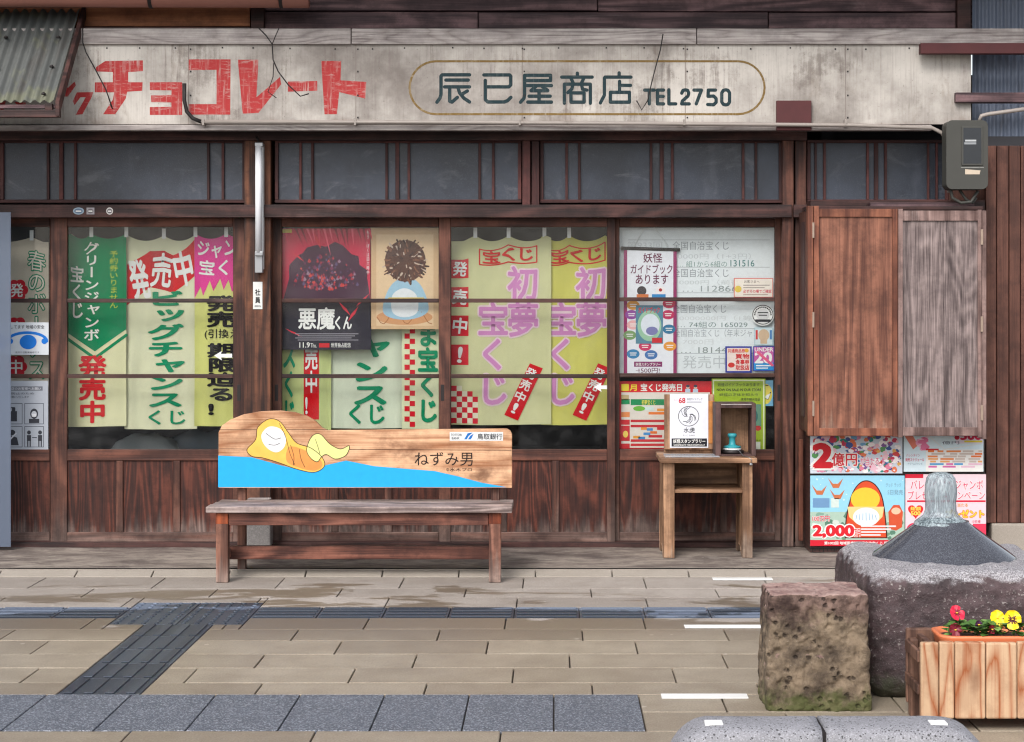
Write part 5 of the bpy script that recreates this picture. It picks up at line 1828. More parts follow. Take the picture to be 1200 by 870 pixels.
s = Sheet(PG)
s.rect(949.5, 508, 1057.5, 555, (206, 214, 226), 0)
confetti(s, 950, 508, 1057, 555, [(226, 120, 80), (206, 70, 70), (120, 170, 206), (236, 190, 200), (240, 232, 226), (70, 90, 150), (40, 140, 130), (226, 170, 90), (220, 140, 170), (130, 90, 150), (250, 240, 240), (196, 60, 90), (90, 150, 90)], 240, 1, 5, 5)
confetti(s, 950, 535, 1057, 555, [(240, 226, 230), (236, 190, 206), (226, 130, 160), (250, 246, 244)], 60, 1, 4, 8, 4.2)
s.text('2', 954, 521, 974, 547, (206, 30, 42), 6, .07, WHITE, .05)
s.text('億円', 975, 531, 1004, 546, (206, 50, 60), 6, .03, WHITE, .06)
s.text('が当たる', 1008, 536, 1030, 545, (226, 110, 150), 6, .02, WHITE, .05)
s.build('lottery_poster', 'crowded colourful poster reading 2億円 under the brown shutter', 'poster', 'posters on the bay grille')
s = Sheet(PG)
s.rect(1059, 508, 1152.5, 553, (214, 232, 240), 0)
s.poly([(1060, 511), (1070, 511), (1076, 522), (1070, 527)], (226, 130, 110), 1)
confetti(s, 1070, 511, 1090, 530, [(236, 160, 190), (240, 200, 216), (226, 120, 160)], 12, 2, 6, 3)
s.text('バレンタイン', 1062, 532, 1078, 535.4, (206, 50, 90), 3)
s.text('発売スケジュール', 1061, 537, 1083, 541, (206, 50, 90), 3, .02)
s.text('ドリームジャンボ', 1064, 542.4, 1081, 545, (90, 130, 150), 3)
s.rect(1085, 527, 1152, 553, (238, 236, 232), 1)
rg = random.Random(4)
for q in range(7):
    x_ = 1086 + rg.uniform(0, 6)
    while x_ < 1148:
        w_ = rg.uniform(6, 18)
        s.rect(x_, 528 + 3 * q, min(x_ + w_, 1151), 530.2 + 3 * q, rg.choice([(232, 140, 80), (236, 170, 110), (206, 190, 180), (232, 120, 60)]) if q < 5 else rg.choice([(90, 160, 210), (214, 110, 170), (232, 190, 210)]), 2)
        x_ += w_ + rg.uniform(1, 7)
s.rect(1085, 526, 1100, 528, (206, 40, 50), 2.2)
for (a_, b_) in (((1088, 511), (1106, 526)), ((1106, 527), (1150, 520))): s.line([a_, b_], .9, (226, 226, 224), 3.5)
s.rect(1120, 511, 1152, 520, (226, 214, 226), 1.5)
s.oval(1121.5, 513, 3, 2.6, (186, 30, 60), 2)
s.text('500', 1126, 506, 1150, 515.4, (196, 30, 70), 3, .06)
s.rect(1130, 516.5, 1151, 518.6, (226, 210, 60), 2.4)
s.text('億円', 1104, 517, 1124, 521, (90, 90, 110), 3)
s.build('lottery_poster', 'pale blue poster with orange schedule rows under the grey shutter', 'poster', 'posters on the bay grille')
s = Sheet(PG)
s.rect(949.5, 557.5, 1060, 640, (150, 208, 232), 0)
s.rect(949.5, 600, 1060, 633, (170, 196, 180), 1)
confetti(s, 950, 597, 1060, 634, [(110, 150, 120), (206, 216, 206), (130, 166, 150), (90, 130, 110)], 60, 2, 6, 12, 1.1)
confetti(s, 950, 558, 1060, 590, [(196, 228, 240)], 16, .7, 1.4, 2, 1.05)
OR, YE = (214, 78, 42), (238, 196, 60)
for (x_, y_, r2) in ((960, 574, .25), (979, 566, -.1), (981, 579, .2)):
    s.poly([(x_ - 9, y_ - 6), (x_ - 3, y_ + 1), (x_ + 3, y_ + 1), (x_ + 9, y_ - 5), (x_ + 4, y_ + 6), (x_ - 3, y_ + 6)], (198, 112, 72), 2)
s.rect(952.5, 584, 972, 595, (110, 150, 190), 2)
s.rect(974, 584, 983, 595, (206, 220, 214), 2)
# plain stand-in for the mascot: a red bundle with a yellow disc and a white heap
hump = smooth([(990, 631), (991, 608), (997, 582), (1005, 568), (1015, 563), (1026, 568), (1034, 582), (1038, 606), (1040, 631)], 5, False)
s.poly(hump, (60, 26, 24), 2)
s.poly([(1015 + (p[0] - 1015) * .94, 598 + (p[1] - 598) * .965) for p in hump], OR, 2.4)
s.oval(1014, 585, 17, 13.5, YE, 2.8)
s.poly([(993, 594), (1036, 594), (1034, 606), (1026, 614), (1004, 614), (995, 606)], (232, 206, 140), 2.9)
s.oval(1015, 606, 15.5, 11, (226, 234, 240), 3.1)
for q in range(7): s.line([(1004 + 3.6 * q, 601 + abs(q - 3)), (1003 + 4 * q, 610 - .4 * abs(q - 3))], .8, (140, 180, 206), 3.3 + .05 * q)
s.poly([(1042, 620), (1041, 600), (1047, 592), (1054, 592), (1058, 600), (1057, 618), (1050, 622)], (206, 84, 52), 2.4)
s.oval(1050, 599, 5.5, 4, (232, 190, 160), 2.8)
s.text('グッド ラック', 1038, 566, 1056, 571, (120, 150, 170), 3)
s.text('5日発売', 1040, 574, 1058, 580, (120, 150, 170), 3)
s.text('100万円', 952, 605, 972, 611, (214, 60, 80), 4, .03, WHITE, .05)
s.text('2,000', 953, 616, 1000, 630, (214, 30, 44), 4, .07, WHITE, .06)
s.text('万円', 1001, 620, 1008, 629, (214, 40, 50), 4, .02, WHITE, .06)
for q in range(4): s.rect(1009, 616 + 3.4 * q, 1050 - 6 * q, 617.8 + 3.4 * q, (240, 220, 220), 4)
s.rect(949.5, 633, 1060, 640, (208, 30, 50), 1.8)
s.text('第1002回 地域医療等振興自治宝くじ 発売中', 966, 634.8, 1048, 638.4, WHITE, 3, .03)
s.build('lottery_poster', 'sky blue poster with a red bundle and a red 2,000, lower left', 'poster', 'posters on the bay grille')
s = Sheet(PG)
s.rect(1061, 556, 1155.5, 646, (236, 206, 214), 0)
s.rect(1061, 556, 1082, 560.5, (206, 30, 56), 1)
PKD = (212, 46, 100)
s.text('バレンタインジャンボ', 1067, 563, 1152, 574, PKD, 3, .01, WHITE, .05)
s.text('プレゼントキャンペーン', 1064, 575.5, 1154, 586, PKD, 3, .01, WHITE, .05)
s.rect(1063, 586.5, 1155, 588.6, (206, 30, 60), 1)
hp = [(1073 + 9 * math.sin(a_) ** 3 * 1.0, 599 - (7.4 * math.cos(a_) - 2.9 * math.cos(2 * a_) - 1.1 * math.cos(3 * a_) - .5 * math.cos(4 * a_))) for a_ in [6.283 * q / 30 for q in range(30)]]
s.poly(hp, (216, 40, 44), 1)
s.text('総額', 1067, 594, 1079, 598.5, (242, 210, 90), 3, .03)
s.text('500', 1067.5, 599.5, 1078.5, 604, (242, 210, 90), 3, .05)
s.text('プレゼント', 1108, 598, 1153, 606.5, (240, 200, 60), 3, .05, (226, 110, 60), .05)
s.text('当たる', 1122, 590, 1134, 594, (232, 150, 60), 3, .02)
s.text('10名様', 1139, 609.5, 1149, 613, (206, 50, 90), 3)
s.oval(1071, 622, 9, 9, (214, 40, 80), 1)
s.oval(1071, 622, 7, 7, (240, 220, 226), 1.5)
s.rect(1140, 614, 1155.5, 628, (220, 60, 90), 1)
s.build('lottery_poster', 'pink campaign poster with a red heart, behind the fountain', 'poster', 'posters on the bay grille')

# ================================================================ BENCH
bn = thing('bench', 'long old wooden bench with a painted blue and tan backrest board', 'bench', (W(420, 683, 9.71).x, 9.87, 0.0))
BZ = 0.39
st_ = MB()
fx0, fx1 = W(241, 600, 9.68).x, W(600, 600, 9.68).x
nb = 3
for q in range(nb):
    y0_, y1_ = 9.68 + .124 * q, 9.68 + .124 * (q + 1) - .004
    st_.box(fx0 + .008 * q, fx1, y0_, y1_, BZ - .032, BZ - .0005 * q)
st_.build('seat', M['seat'], bn, 0.004)
LX = (W(260.5, 0, 9.72).x, W(580, 0, 9.72).x)
for x_ in LX:
    MB().box(x_ - .031, x_ + .031, 9.705, 9.765, 0.0, BZ - .034).build('leg', M['benchleg'], bn, 0.005)
    lg = MB().box(x_ - .008 + (.04 if x_ < 0 and x_ == LX[0] else -.02), x_ + .045 + (.04 if x_ == LX[0] else -.02) - .01, 9.99, 10.035, 0.024, .86 if False else .74)
    lg.build('rear_post', M['benchleg'], bn, 0.004)
    MB().box(x_ - .0318, x_ + .0318, 9.7042, 9.7658, BZ - .092, BZ - .0345).build('leg_top', M['legtop'], bn, 0.004)
    MB().box(x_ - .024, x_ + .024, 9.77, 9.985, BZ - .095, BZ - .036).build('side_rail', M['benchrail'], bn, 0.003)
    MB().box(x_ - .02, x_ + .02, 9.77, 9.985, .11, .155).build('side_stretcher', M['benchrail'], bn, 0.003)
MB().box(LX[0] + .033, LX[1] - .033, 9.712, 9.745, BZ - .098, BZ - .036).build('apron', M['benchrail'], bn, 0.003)
MB().box(LX[0] - .0, LX[1] + .02, 9.86, 9.9, .098, .166).build('stretcher', M['benchrail'], bn, 0.004)
BK = 9.955


def bp(cx, cy): return (230 + cx / 3.077, 460 + cy / 3.077)


out = [(256, 572), (256, 507), (260, 499), (270, 492), (285, 486), (305, 482.5), (328, 481.5), (346, 483.5), (360, 488), (370, 494), (378, 502), (384, 504.5), (470, 503.6), (594, 502.6), (598, 505), (600, 509), (600, 572)]
bk = [(W(x_, y_, BK).x, W(x_, y_, BK).z) for x_, y_ in out]
back = MB().prism(bk[::-1], BK, BK + .032).build('backrest', M['board'], bn, 0.003)
s = Sheet(BK - .0004)
BLUE = paint('sky_blue_paint', rgb(16, 156, 222, .95), .45, .1, 26, dirt=rgb(120, 178, 204), dirt_amt=-.06)
s.poly([bp(*p) for p in [(79, 342), (79, 228), (200, 234), (300, 262), (400, 286), (470, 262), (540, 246), (640, 266), (760, 276), (860, 284), (940, 302), (1030, 326), (1120, 342)]], BLUE, 0)
YEL, OC = paint('ochre_yellow_paint', rgb(216, 172, 76), .5, .3, 12, dirt=rgb(206, 132, 62), dirt_amt=.02), paint('orange_wash_paint', rgb(206, 134, 66), .5, .3, 14, dirt=rgb(216, 172, 84), dirt_amt=.04)
CLK = smooth([bp(*p) for p in [(183, 206), (214, 170), (222, 126), (262, 96), (300, 104), (330, 142), (362, 182), (412, 200), (452, 232), (462, 266), (424, 288), (360, 276), (300, 254), (240, 236), (200, 230)]])
s.poly(CLK, YEL, 1)
s.poly(smooth([bp(*p) for p in [(336, 196), (400, 212), (446, 242), (454, 268), (424, 283), (372, 272), (326, 248)]]), OC, 1.5)
s.poly(smooth([bp(*p) for p in [(236, 150), (262, 124), (300, 130), (322, 160), (318, 196), (292, 216), (262, 206), (240, 180)]]), paint('pale_grey_paint', rgb(206, 208, 210), .5, .08), 2)
GRL = smooth([bp(*p) for p in [(398, 206), (416, 160), (446, 150), (482, 186), (520, 204), (552, 192), (540, 226), (502, 240), (470, 224), (452, 232), (436, 250), (412, 236)]])
s.poly(GRL, paint('pale_green_paint', rgb(206, 208, 130), .5, .12), 2.2)
INK = (70, 50, 36)
s.line(CLK, .7, INK, 2.6, True)
s.line(GRL, .6, INK, 5.2, True)
for cv in ([(300, 112), (322, 160), (338, 220), (356, 262)], [(372, 206), (378, 240), (392, 270)], [(252, 148), (282, 168), (306, 164)], [(262, 188), (284, 190), (300, 184)], [(340, 190), (352, 230), (350, 262)], [(430, 170), (440, 200), (446, 222)]):
    s.line(smooth([bp(*p) for p in cv], 5, False), .55, INK, 4.4)
# seam lines of the planks
for yy in (503.8, 526.2): s.line([(257, yy), (599 if yy > 510 else 384, yy + (1.6 if yy > 510 else 0))], .6, (64, 40, 28), 0.6 if yy < 510 else .62)
s.rect(527, 506.4, 589.5, 516.8, (222, 224, 224), 2)
s.text('TOTTORI', 528.5, 508.5, 541, 511.2, (50, 56, 66), 3, .02)
s.text('BANK', 529.5, 512.5, 538.5, 515, (50, 56, 66), 3, .02)
s.poly([(544, 515), (548, 508), (554, 507), (549, 511.5), (547, 515)], (20, 110, 190), 3)
s.poly([(548.5, 515), (551, 511), (555, 508.5), (553, 513), (551.5, 515)], (20, 110, 190), 3.2)
s.text('鳥取銀行', 559.5, 508.3, 588.5, 515.2, (36, 38, 44), 3, .02)
s.text('ねずみ男', 486, 530, 554, 546, (34, 26, 24), 3, .004)
s.text('水木プロ', 527, 548.4, 553, 552.6, (56, 40, 34), 3, 0)
s.text('©', 523, 548.6, 526, 552.2, (56, 40, 34), 3, 0)
s.build('painting', parent=bn)

# ================================================================ STAMP STAND
TD, TB = 10.36, 10.80
tz = CH - (537 - VY) * TD / F
fl_z = 0.034
sdv = thing('stamp_stand', 'small worn brown wooden stand with a shelf in front of the right door', 'stand', (W(830, 650, 10.5).x, 10.55, fl_z))
tx0, tx1 = W(773.5, 0, TD).x, W(887.5, 0, TD).x
MB().box(tx0, tx1, TD, TB, tz - .028, tz).build('top', M['stand_h'], sdv, 0.004)
for (a, b) in ((778, 790), (871, 881.5)):
    xa, xb = W(a, 0, TD + .01).x, W(b, 0, TD + .01).x
    yf, yr = TD + .03, TB - .03
    m_ = MB()
    pz = tz - .029
    # a plank side with an arched cut-out at the foot
    prof = [(yf, fl_z), (yf + .09, fl_z), (yf + .13, fl_z + .05), (yr - .13, fl_z + .05), (yr - .09, fl_z), (yr, fl_z), (yr, pz), (yf, pz)]
    n = len(prof)
    tri = tessellate_polygon([[Vector((p[0], p[1], 0)) for p in prof]])
    v = [(xa, p[0], p[1]) for p in prof] + [(xb, p[0], p[1]) for p in prof]
    f = [tuple(t_) for t_ in tri] + [tuple(n + i for i in reversed(t_)) for t_ in tri] + [(i, (i + 1) % n, n + (i + 1) % n, n + i) for i in range(n)]
    m_.add(v, f)
    o = m_.build('side_panel', M['stand'], sdv, 0.003)
sz = CH - (575 - VY) * TD / F
MB().box(W(790.2, 0, TD + .03).x, W(870.8, 0, TD + .03).x, TD + .045, TB - .05, sz - .018, sz).build('shelf', M['stand_h'], sdv, 0.003)
MB().box(W(790.2, 0, TD + .03).x, W(870.8, 0, TD + .03).x, TB - .048, TB - .034, sz - .02, tz - .03).build('back_panel', M['stand_h'], sdv, 0.002)
# plastic sleeve lying on the stand
sl = MB().box(tx0 + .03, tx0 + .33, TD + .05, TD + .26, tz + .001, tz + .003)
o = sl.build('plastic_sleeve', paint('clear_sleeve', rgb(176, 184, 192), .12, .25, 9))
set_thing(o, 'clear plastic sleeve lying on the stand top in front of the white notice', 'sleeve')
# backing board with the white notice
NB = TD + .34
nbd = thing('notice_board', 'upright brown wooden board carrying the white stamp rally notice', 'board', W(800, 527, NB))
MB().pbox(778.5, 462.5, 837, 527.0, NB, NB + .018).build('board', M['stand'], nbd, 0.003)
MB().pbox(829.5, 470, 838, 520, NB - .004, NB - .0005).build('batten', wood('orange_batten', rgb(150, 92, 40), rgb(206, 140, 78), 'Z', ring=5), nbd, 0.001)
# make it stand on the stand top
MB().box(W(778.5, 0, NB).x, W(837, 0, NB).x, NB + .019, NB + .05, tz + .001, tz + .03).build('foot', M['stand'], nbd, 0.002)
s = Sheet(NB - .006)
s.rect(785, 462, 830, 525, (226, 228, 236), 0)
s.text('ページ', 789.5, 468, 794, 470.2, (190, 60, 70), 3)
s.text('68', 795.5, 466.5, 803, 472.5, (196, 40, 56), 3, .03)
s.text('妖怪ガイドブック', 805, 466.6, 823, 469.4, (60, 60, 70), 3)
s.rect(805, 471, 822, 471.7, (110, 110, 116), 2)
s.line([(807 + 12 * math.cos(6.283 * q / 30), 488 + 11.5 * math.sin(6.283 * q / 30)) for q in range(30)], .7, (60, 60, 64), 2, True)
rk = random.Random(9)
for q in range(9):
    a0 = rk.uniform(0, 6.28)
    s.line([(807 + (2 + 8 * t_) * math.cos(a0 + 1.4 * t_), 487 + (2 + 7.5 * t_) * math.sin(a0 + 1.4 * t_)) for t_ in (0, .35, .7, 1)], .6, (60, 60, 64), 2.2 + q * .1)
s.text('水虎', 801, 501, 814, 507.6, (36, 36, 40), 3, .01)
s.text('すいこ SUIKO', 800, 509.4, 814, 511.4, (110, 110, 116), 3)
s.rect(787, 514, 828.5, 523.5, (30, 30, 38), 2)
s.text('妖怪スタンプラリー', 789, 515, 826.5, 519.6, WHITE, 3, .03)
s.text('SAKAIMINATO YOKAI STAMP RALLY', 789.5, 520.8, 826, 522.6, WHITE, 3, .02)
s.build('notice', 'white stamp rally notice with a round line drawing on the upright board', 'notice')
# open box
XB = TD + .12
ob = thing('open_box', 'open dark wooden box standing on its side on the stand with a stamp inside', 'box', W(861, 532, XB))
x0, x1 = W(838.5, 0, XB).x, W(886, 0, XB).x
zt = CH - (473 - VY) * XB / F
zb = tz + .0015
yb_ = XB + .2
MB().box(x0, x0 + .03, XB, yb_, zb, zt).build('side', M['boxwood'], ob, 0.002)
MB().box(x1 - .024, x1, XB, yb_, zb, zt).build('side', M['boxwood'], ob, 0.002)
MB().box(x0 + .0305, x1 - .0245, XB + .001, yb_, zt - .026, zt).build('top', M['boxwood'], ob, 0.002)
MB().box(x0 + .0305, x1 - .0245, XB + .001, yb_, zb, zb + .008).build('bottom', M['boxwood'], ob, 0.001)
MB().box(x0 + .0305, x1 - .0245, yb_ - .012, yb_ - .001, zb + .009, zt - .027).build('back', M['stand'], ob, 0.001)
MB().box(x0 + .031, x1 - .025, XB - .002, XB + .0005, zt - .008, zt - .003).build('worn_edge', M['signtrim'], ob)
stp = thing('rubber_stamp', 'turquoise handled round stamp on a white pad inside the open box', 'stamp', W(858, 527, XB + .08))
c_ = W(858, 0, XB + .09)
cz = zb + .009
TQ = paint('turquoise_paint', rgb(48, 138, 148), .4, .1, 10)
MB().lathe((c_.x, XB + .09, cz), [(.062, 0), (.066, .006), (.064, .016), (.05, .018)], 28).build('pad_base', M['iron'], stp)
MB().lathe((c_.x, XB + .09, cz + .0185), [(.05, 0), (.052, .006), (.044, .012)], 28).build('pad', M['white_plastic'], stp)
MB().lathe((c_.x, XB + .09, cz + .031), [(.05, 0), (.046, .008), (.024, .012), (.018, .02), (.017, .05), (.022, .058), (.026, .062), (.026, .072), (.02, .078), (0, .079)], 24).build('handle', TQ, stp)
MB().tube([(c_.x + .02, XB + .06, cz + .02), (c_.x + .03, XB + .01, cz + .02), (c_.x + .05, XB - .03, tz + .004), (c_.x + .07, TD + .01, tz + .004), (c_.x + .085, TD - .004, tz - .006), (c_.x + .082, TD - .006, tz - .03)], .0022, 6).build('chain', M['metal'], stp)
MB().lathe((c_.x + .082, TD - .006, tz - .042), [(0, 0), (.009, .004), (.01, .01), (.006, .015), (0, .016)], 12).build('chain_ring', M['metal'], stp)

# ================================================================ STONES, FOUNTAIN, PLANTER
def stone(x0, x1, y0, y1, z0, z1, rad, res, disp, seed, taper=(1, 1), top_mat=True, fn=None):
    """rounded stone with an uneven skin"""
    bm = bmesh.new()
    bmesh.ops.create_cube(bm, size=2)
    bmesh.ops.subdivide_edges(bm, edges=bm.edges[:], cuts=res, use_grid_fill=True)
    sx_2, sy_2, sz_2 = (x1 - x0) / 2, (y1 - y0) / 2, (z1 - z0) / 2
    cx, cy, cz_ = (x0 + x1) / 2, (y0 + y1) / 2, (z0 + z1) / 2
    for v in bm.verts:
        p = Vector((v.co.x * sx_2, v.co.y * sy_2, v.co.z * sz_2))
        q = Vector((max(-sx_2 + rad, min(sx_2 - rad, p.x)), max(-sy_2 + rad, min(sy_2 - rad, p.y)), max(-sz_2 + rad, min(sz_2 - rad, p.z))))
        dlt = p - q
        if dlt.length > rad: p = q + dlt.normalized() * rad
        nrm = dlt.normalized() if dlt.length > 1e-6 else Vector((0, 0, 1))
        k = disp * (noise.fractal(Vector((p.x * 7 + seed, p.y * 7, p.z * 7)), 1.0, 2.0, 4) + .5 * noise.noise(Vector((p.x * 40, p.y * 40 + seed, p.z * 40))))
        if fn: k += fn(p, nrm)
        p = p + nrm * k
        u = (p.z + sz_2) / (2 * sz_2)
        p.x *= taper[0] + (taper[1] - taper[0]) * u
        v.co = Vector((cx, cy, cz_)) + p
    m = MB()
    vs_ = [v.co.copy() for v in bm.verts]
    bm.verts.index_update()
    bm.normal_update()
    tops = [f for f in bm.faces if f.normal.z > .75]
    tset = set(f.index for f in tops)
    m.add(vs_, [])
    for f in bm.faces:
        m.f.append([v.index for v in f.verts])
        m.m.append(1 if f.index in tset and top_mat else 0)
        m.r.append(.5)
        m.sm.append(True)
    bm.free()
    return m


# fountain
fx0, fx1 = W(981, 0, 6.9).x, W(981, 0, 6.9).x + .80
fcx, fcy = W(1105, 0, 7.32).x, 7.32
fn_ = thing('fountain', 'low dark stone fountain with a polished cone and a bubbling water jet', 'fountain', (fcx, fcy, 0))
FZ = .462


def pit(p, n):
    return -.012 * max(0, noise.noise(Vector((p.x * 22, p.y * 22, p.z * 22))) - .15)


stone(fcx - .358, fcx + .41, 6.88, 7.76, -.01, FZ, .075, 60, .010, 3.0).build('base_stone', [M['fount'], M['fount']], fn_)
MB().lathe((fcx, fcy, FZ - .012), [(.285, 0), (.27, .016), (.2, .066), (.125, .12), (.1, .138), (.098, .146), (.086, .146), (.08, .132), (0, .13)], 56).build('cone', M['cone'], fn_)
wt = MB()
prof = [(.105, 0), (.1, .01), (.085, .022), (.068, .036), (.06, .056), (.058, .085), (.061, .12), (.06, .15), (.054, .178), (.044, .192), (.025, .199), (0, .201)]
v, f = [], []
sg = 40
for i, (r_, z_) in enumerate(prof):
    for k in range(sg):
        a_ = 6.2832 * k / sg
        w_ = r_ * (1 + .05 * noise.noise(Vector((math.cos(a_) * 4, math.sin(a_) * 4, z_ * 18))))
        v.append((fcx - .008 + w_ * math.cos(a_), fcy + w_ * math.sin(a_), FZ + .12 + z_))
for i in range(len(prof) - 1):
    for k in range(sg): f.append((i * sg + k, i * sg + (k + 1) % sg, (i + 1) * sg + (k + 1) % sg, (i + 1) * sg + k))
wt.add(v, f, 0, None, True).build('water_jet', M['water'], fn_)

# rough stone block
def pit2(p, n):
    a_ = noise.noise(Vector((p.x * 30, p.y * 30, p.z * 26)))
    b_ = noise.noise(Vector((p.x * 62 + 5, p.y * 62, p.z * 55)))
    return .008 * noise.noise(Vector((p.x * 9, 0, p.z * 2))) * abs(n.x) - .018 * max(0, a_ - .1) * (1 if abs(n.z) < .6 else .15) - .02 * max(0, b_ - .3) * (1 if abs(n.z) < .6 else .1)


rx0, rx1 = W(900, 0, 6.68).x, W(1021, 0, 6.68).x
o = stone(rx0, rx1, 6.68, 6.98, -.01, .412, .018, 90, .009, 11.0, (1.03, .965), True, pit2).build('stone_block', [M['rough_stone'], M['rough_stone']])
set_thing(o, 'rough brown square stone block with moss at its foot, left of the fountain', 'stone block')

# stone barrier in the foreground
bar = thing('stone_barrier', 'low grey pitted stone barrier of two rounded halves in the foreground', 'barrier', (W(966, 0, 5.2).x, 5.2, 0))
BY = 5.16
bx0, bx1 = W(772, 0, BY).x, W(1178, 0, BY).x
ztop = CH - (837 - VY) * (BY + .19) / F
xm = W(966.5, 0, BY).x


def half(xa, xb, left):
    m = MB()
    n, v, f = 26, [], []
    ns = 18
    rad = .15
    for i in range(n + 1):
        u = i / n
        if left: x = xa + (xb - xa) * (1 - (1 - u) ** 1.6) if False else xa + (xb - xa) * u ** 1.5
        else: x = xa + (xb - xa) * (1 - (1 - u) ** 1.5)
        e = (x - xa) if left else (xb - x)
        if e < rad:
            q = 1 - e / rad
            zt_ = ztop - .25 * (1 - math.sqrt(max(0, 1 - q ** 2.2)))
            wd = .11 * (.72 + .28 * math.sqrt(max(0, 1 - q * q)))
        else: zt_, wd = ztop, .11
        for k in range(ns):
            a_ = math.pi * k / (ns - 1)
            cx, sx2 = math.cos(a_), math.sin(a_)
            yy = wd * (abs(cx) ** .5) * (1 if cx > 0 else -1)
            zz = zt_ - .07 * (1 - sx2 ** .5)
            if k == 0 or k == ns - 1: zz = -.02
            j = .003 * noise.noise(Vector((x * 14, yy * 14, zz * 14)))
            v.append((x + j, BY + .11 + yy + j, zz + j))
    for i in range(n):
        for k in range(ns - 1): f.append((i * ns + k, (i + 1) * ns + k, (i + 1) * ns + k + 1, i * ns + k + 1))
    f.append(tuple(range(ns)))
    f.append(tuple(n * ns + k for k in range(ns - 1, -1, -1)))
    m.add(v, f, 0, None, True)
    return m


for (xa, xb, lf) in ((bx0, xm - .006, True), (xm + .006, bx1, False)):
    half(xa, xb, lf).build('stone_half', M['pumice'], bar)
MB().box(xm - .0058, xm + .0058, BY + .02, BY + .2, 0, ztop - .012).build('joint', M['wire'], bar)
for (a, b) in ((825, 846), (1087, 1107)):
    x0, x1 = W(a, 0, BY + .1).x, W(b, 0, BY + .1).x
    MB().box(x0, x1, BY + .055, BY + .10, ztop - .004, ztop + .004).build('reflector', M['white_line'], bar, 0.002)

# planter
PY = 6.38
pl = thing('planter_box', 'wooden planter box of cedar boards with an orange plastic liner', 'planter', (W(1150, 0, PY).x, PY + .15, 0))
pz0, pz1 = .04, CH - (752.5 - VY) * PY / F
px0 = W(1079, 0, PY).x
x = px0
for w_ in (.062, .052, .105, .105, .1, .1, .1):
    MB().box(x + .001, x + w_ - .001, PY, PY + .028, pz0, pz1 - random.uniform(0, .004)).build('front_board', M['cedar'], pl, 0.006)
    x += w_
px1 = x
x = px0
while x < px1 - .02:
    MB().box(x + .001, min(x + .1, px1) - .001, PY + .26, PY + .285, pz0, pz1).build('back_board', M['cedar_dark'], pl, 0.004)
    x += .1
for xs in (px0 + .006, px1 - .034):
    MB().box(xs, xs + .028, PY + .03, PY + .075, 0.0, pz1 - .03).build('corner_post', M['cedar_dark'], pl, 0.003)
    MB().box(xs, xs + .028, PY + .213, PY + .258, 0.0, pz1 - .03).build('corner_post', M['cedar_dark'], pl, 0.003)
    sd2 = MB()
    for q in range(3): sd2.box(xs + .029, xs + .05, PY + .032 + .076 * q, PY + .105 + .076 * q, pz0 + .02, pz1 - .015)
    sd2.build('side_board', M['cedar_dark'], pl, 0.003)
    MB().box(xs - .012, xs - .0005, PY + .03, PY + .258, pz1 - .075, pz1 - .035).build('side_rail', M['cedar_dark'], pl, 0.003)
    MB().box(xs - .012, xs - .0005, PY + .03, PY + .258, pz0 + .075, pz0 + .11).build('side_rail', M['cedar_dark'], pl, 0.003)
# liner: a rounded trough with a thick lip
lx0, lx1, ly0, ly1 = px0 + .075, px1 - .075, PY + .036, PY + .25


def rr_loop(x0, x1, y0, y1, r, z, n=6):
    o_ = []
    for (cx, cy, a0) in ((x1 - r, y0 + r, -90), (x1 - r, y1 - r, 0), (x0 + r, y1 - r, 90), (x0 + r, y0 + r, 180)):
        for q in range(n):
            a_ = math.radians(a0 + 90 * q / (n - 1))
            o_.append((cx + r * math.cos(a_), cy + r * math.sin(a_), z))
    return o_


m_ = MB()
loops = [rr_loop(lx0 + .02, lx1 - .02, ly0 + .02, ly1 - .02, .04, .1), rr_loop(lx0 + .008, lx1 - .008, ly0 + .008, ly1 - .008, .05, pz1 - .01), rr_loop(lx0, lx1, ly0, ly1, .055, pz1 + .003), rr_loop(lx0, lx1, ly0, ly1, .055, pz1 + .010),
         rr_loop(lx0 + .012, lx1 - .012, ly0 + .012, ly1 - .012, .045, pz1 + .012), rr_loop(lx0 + .018, lx1 - .018, ly0 + .018, ly1 - .018, .04, pz1 - .004), rr_loop(lx0 + .026, lx1 - .026, ly0 + .026, ly1 - .026, .036, pz1 - .03)]
v, f = [], []
L_ = len(loops[0])
for lp in loops: v += lp
for i in range(len(loops) - 1):
    for k in range(L_): f.append((i * L_ + k, i * L_ + (k + 1) % L_, (i + 1) * L_ + (k + 1) % L_, (i + 1) * L_ + k))
f.append(tuple(range(L_ - 1, -1, -1)))
m_.add(v, f, 0, None, True)
m_.build('liner', M['terracotta'], pl)
m_ = MB()
m_.add(rr_loop(lx0 + .026, lx1 - .026, ly0 + .026, ly1 - .026, .036, pz1 - .006), [tuple(range(L_))])
m_.build('soil', M['soil'], pl)

# pansies
LEAF = paint('pansy_leaf', rgb(70, 106, 44), .5, .3, 30)
LEAF2 = paint('pansy_leaf_pale', rgb(112, 146, 74), .5, .25, 30)


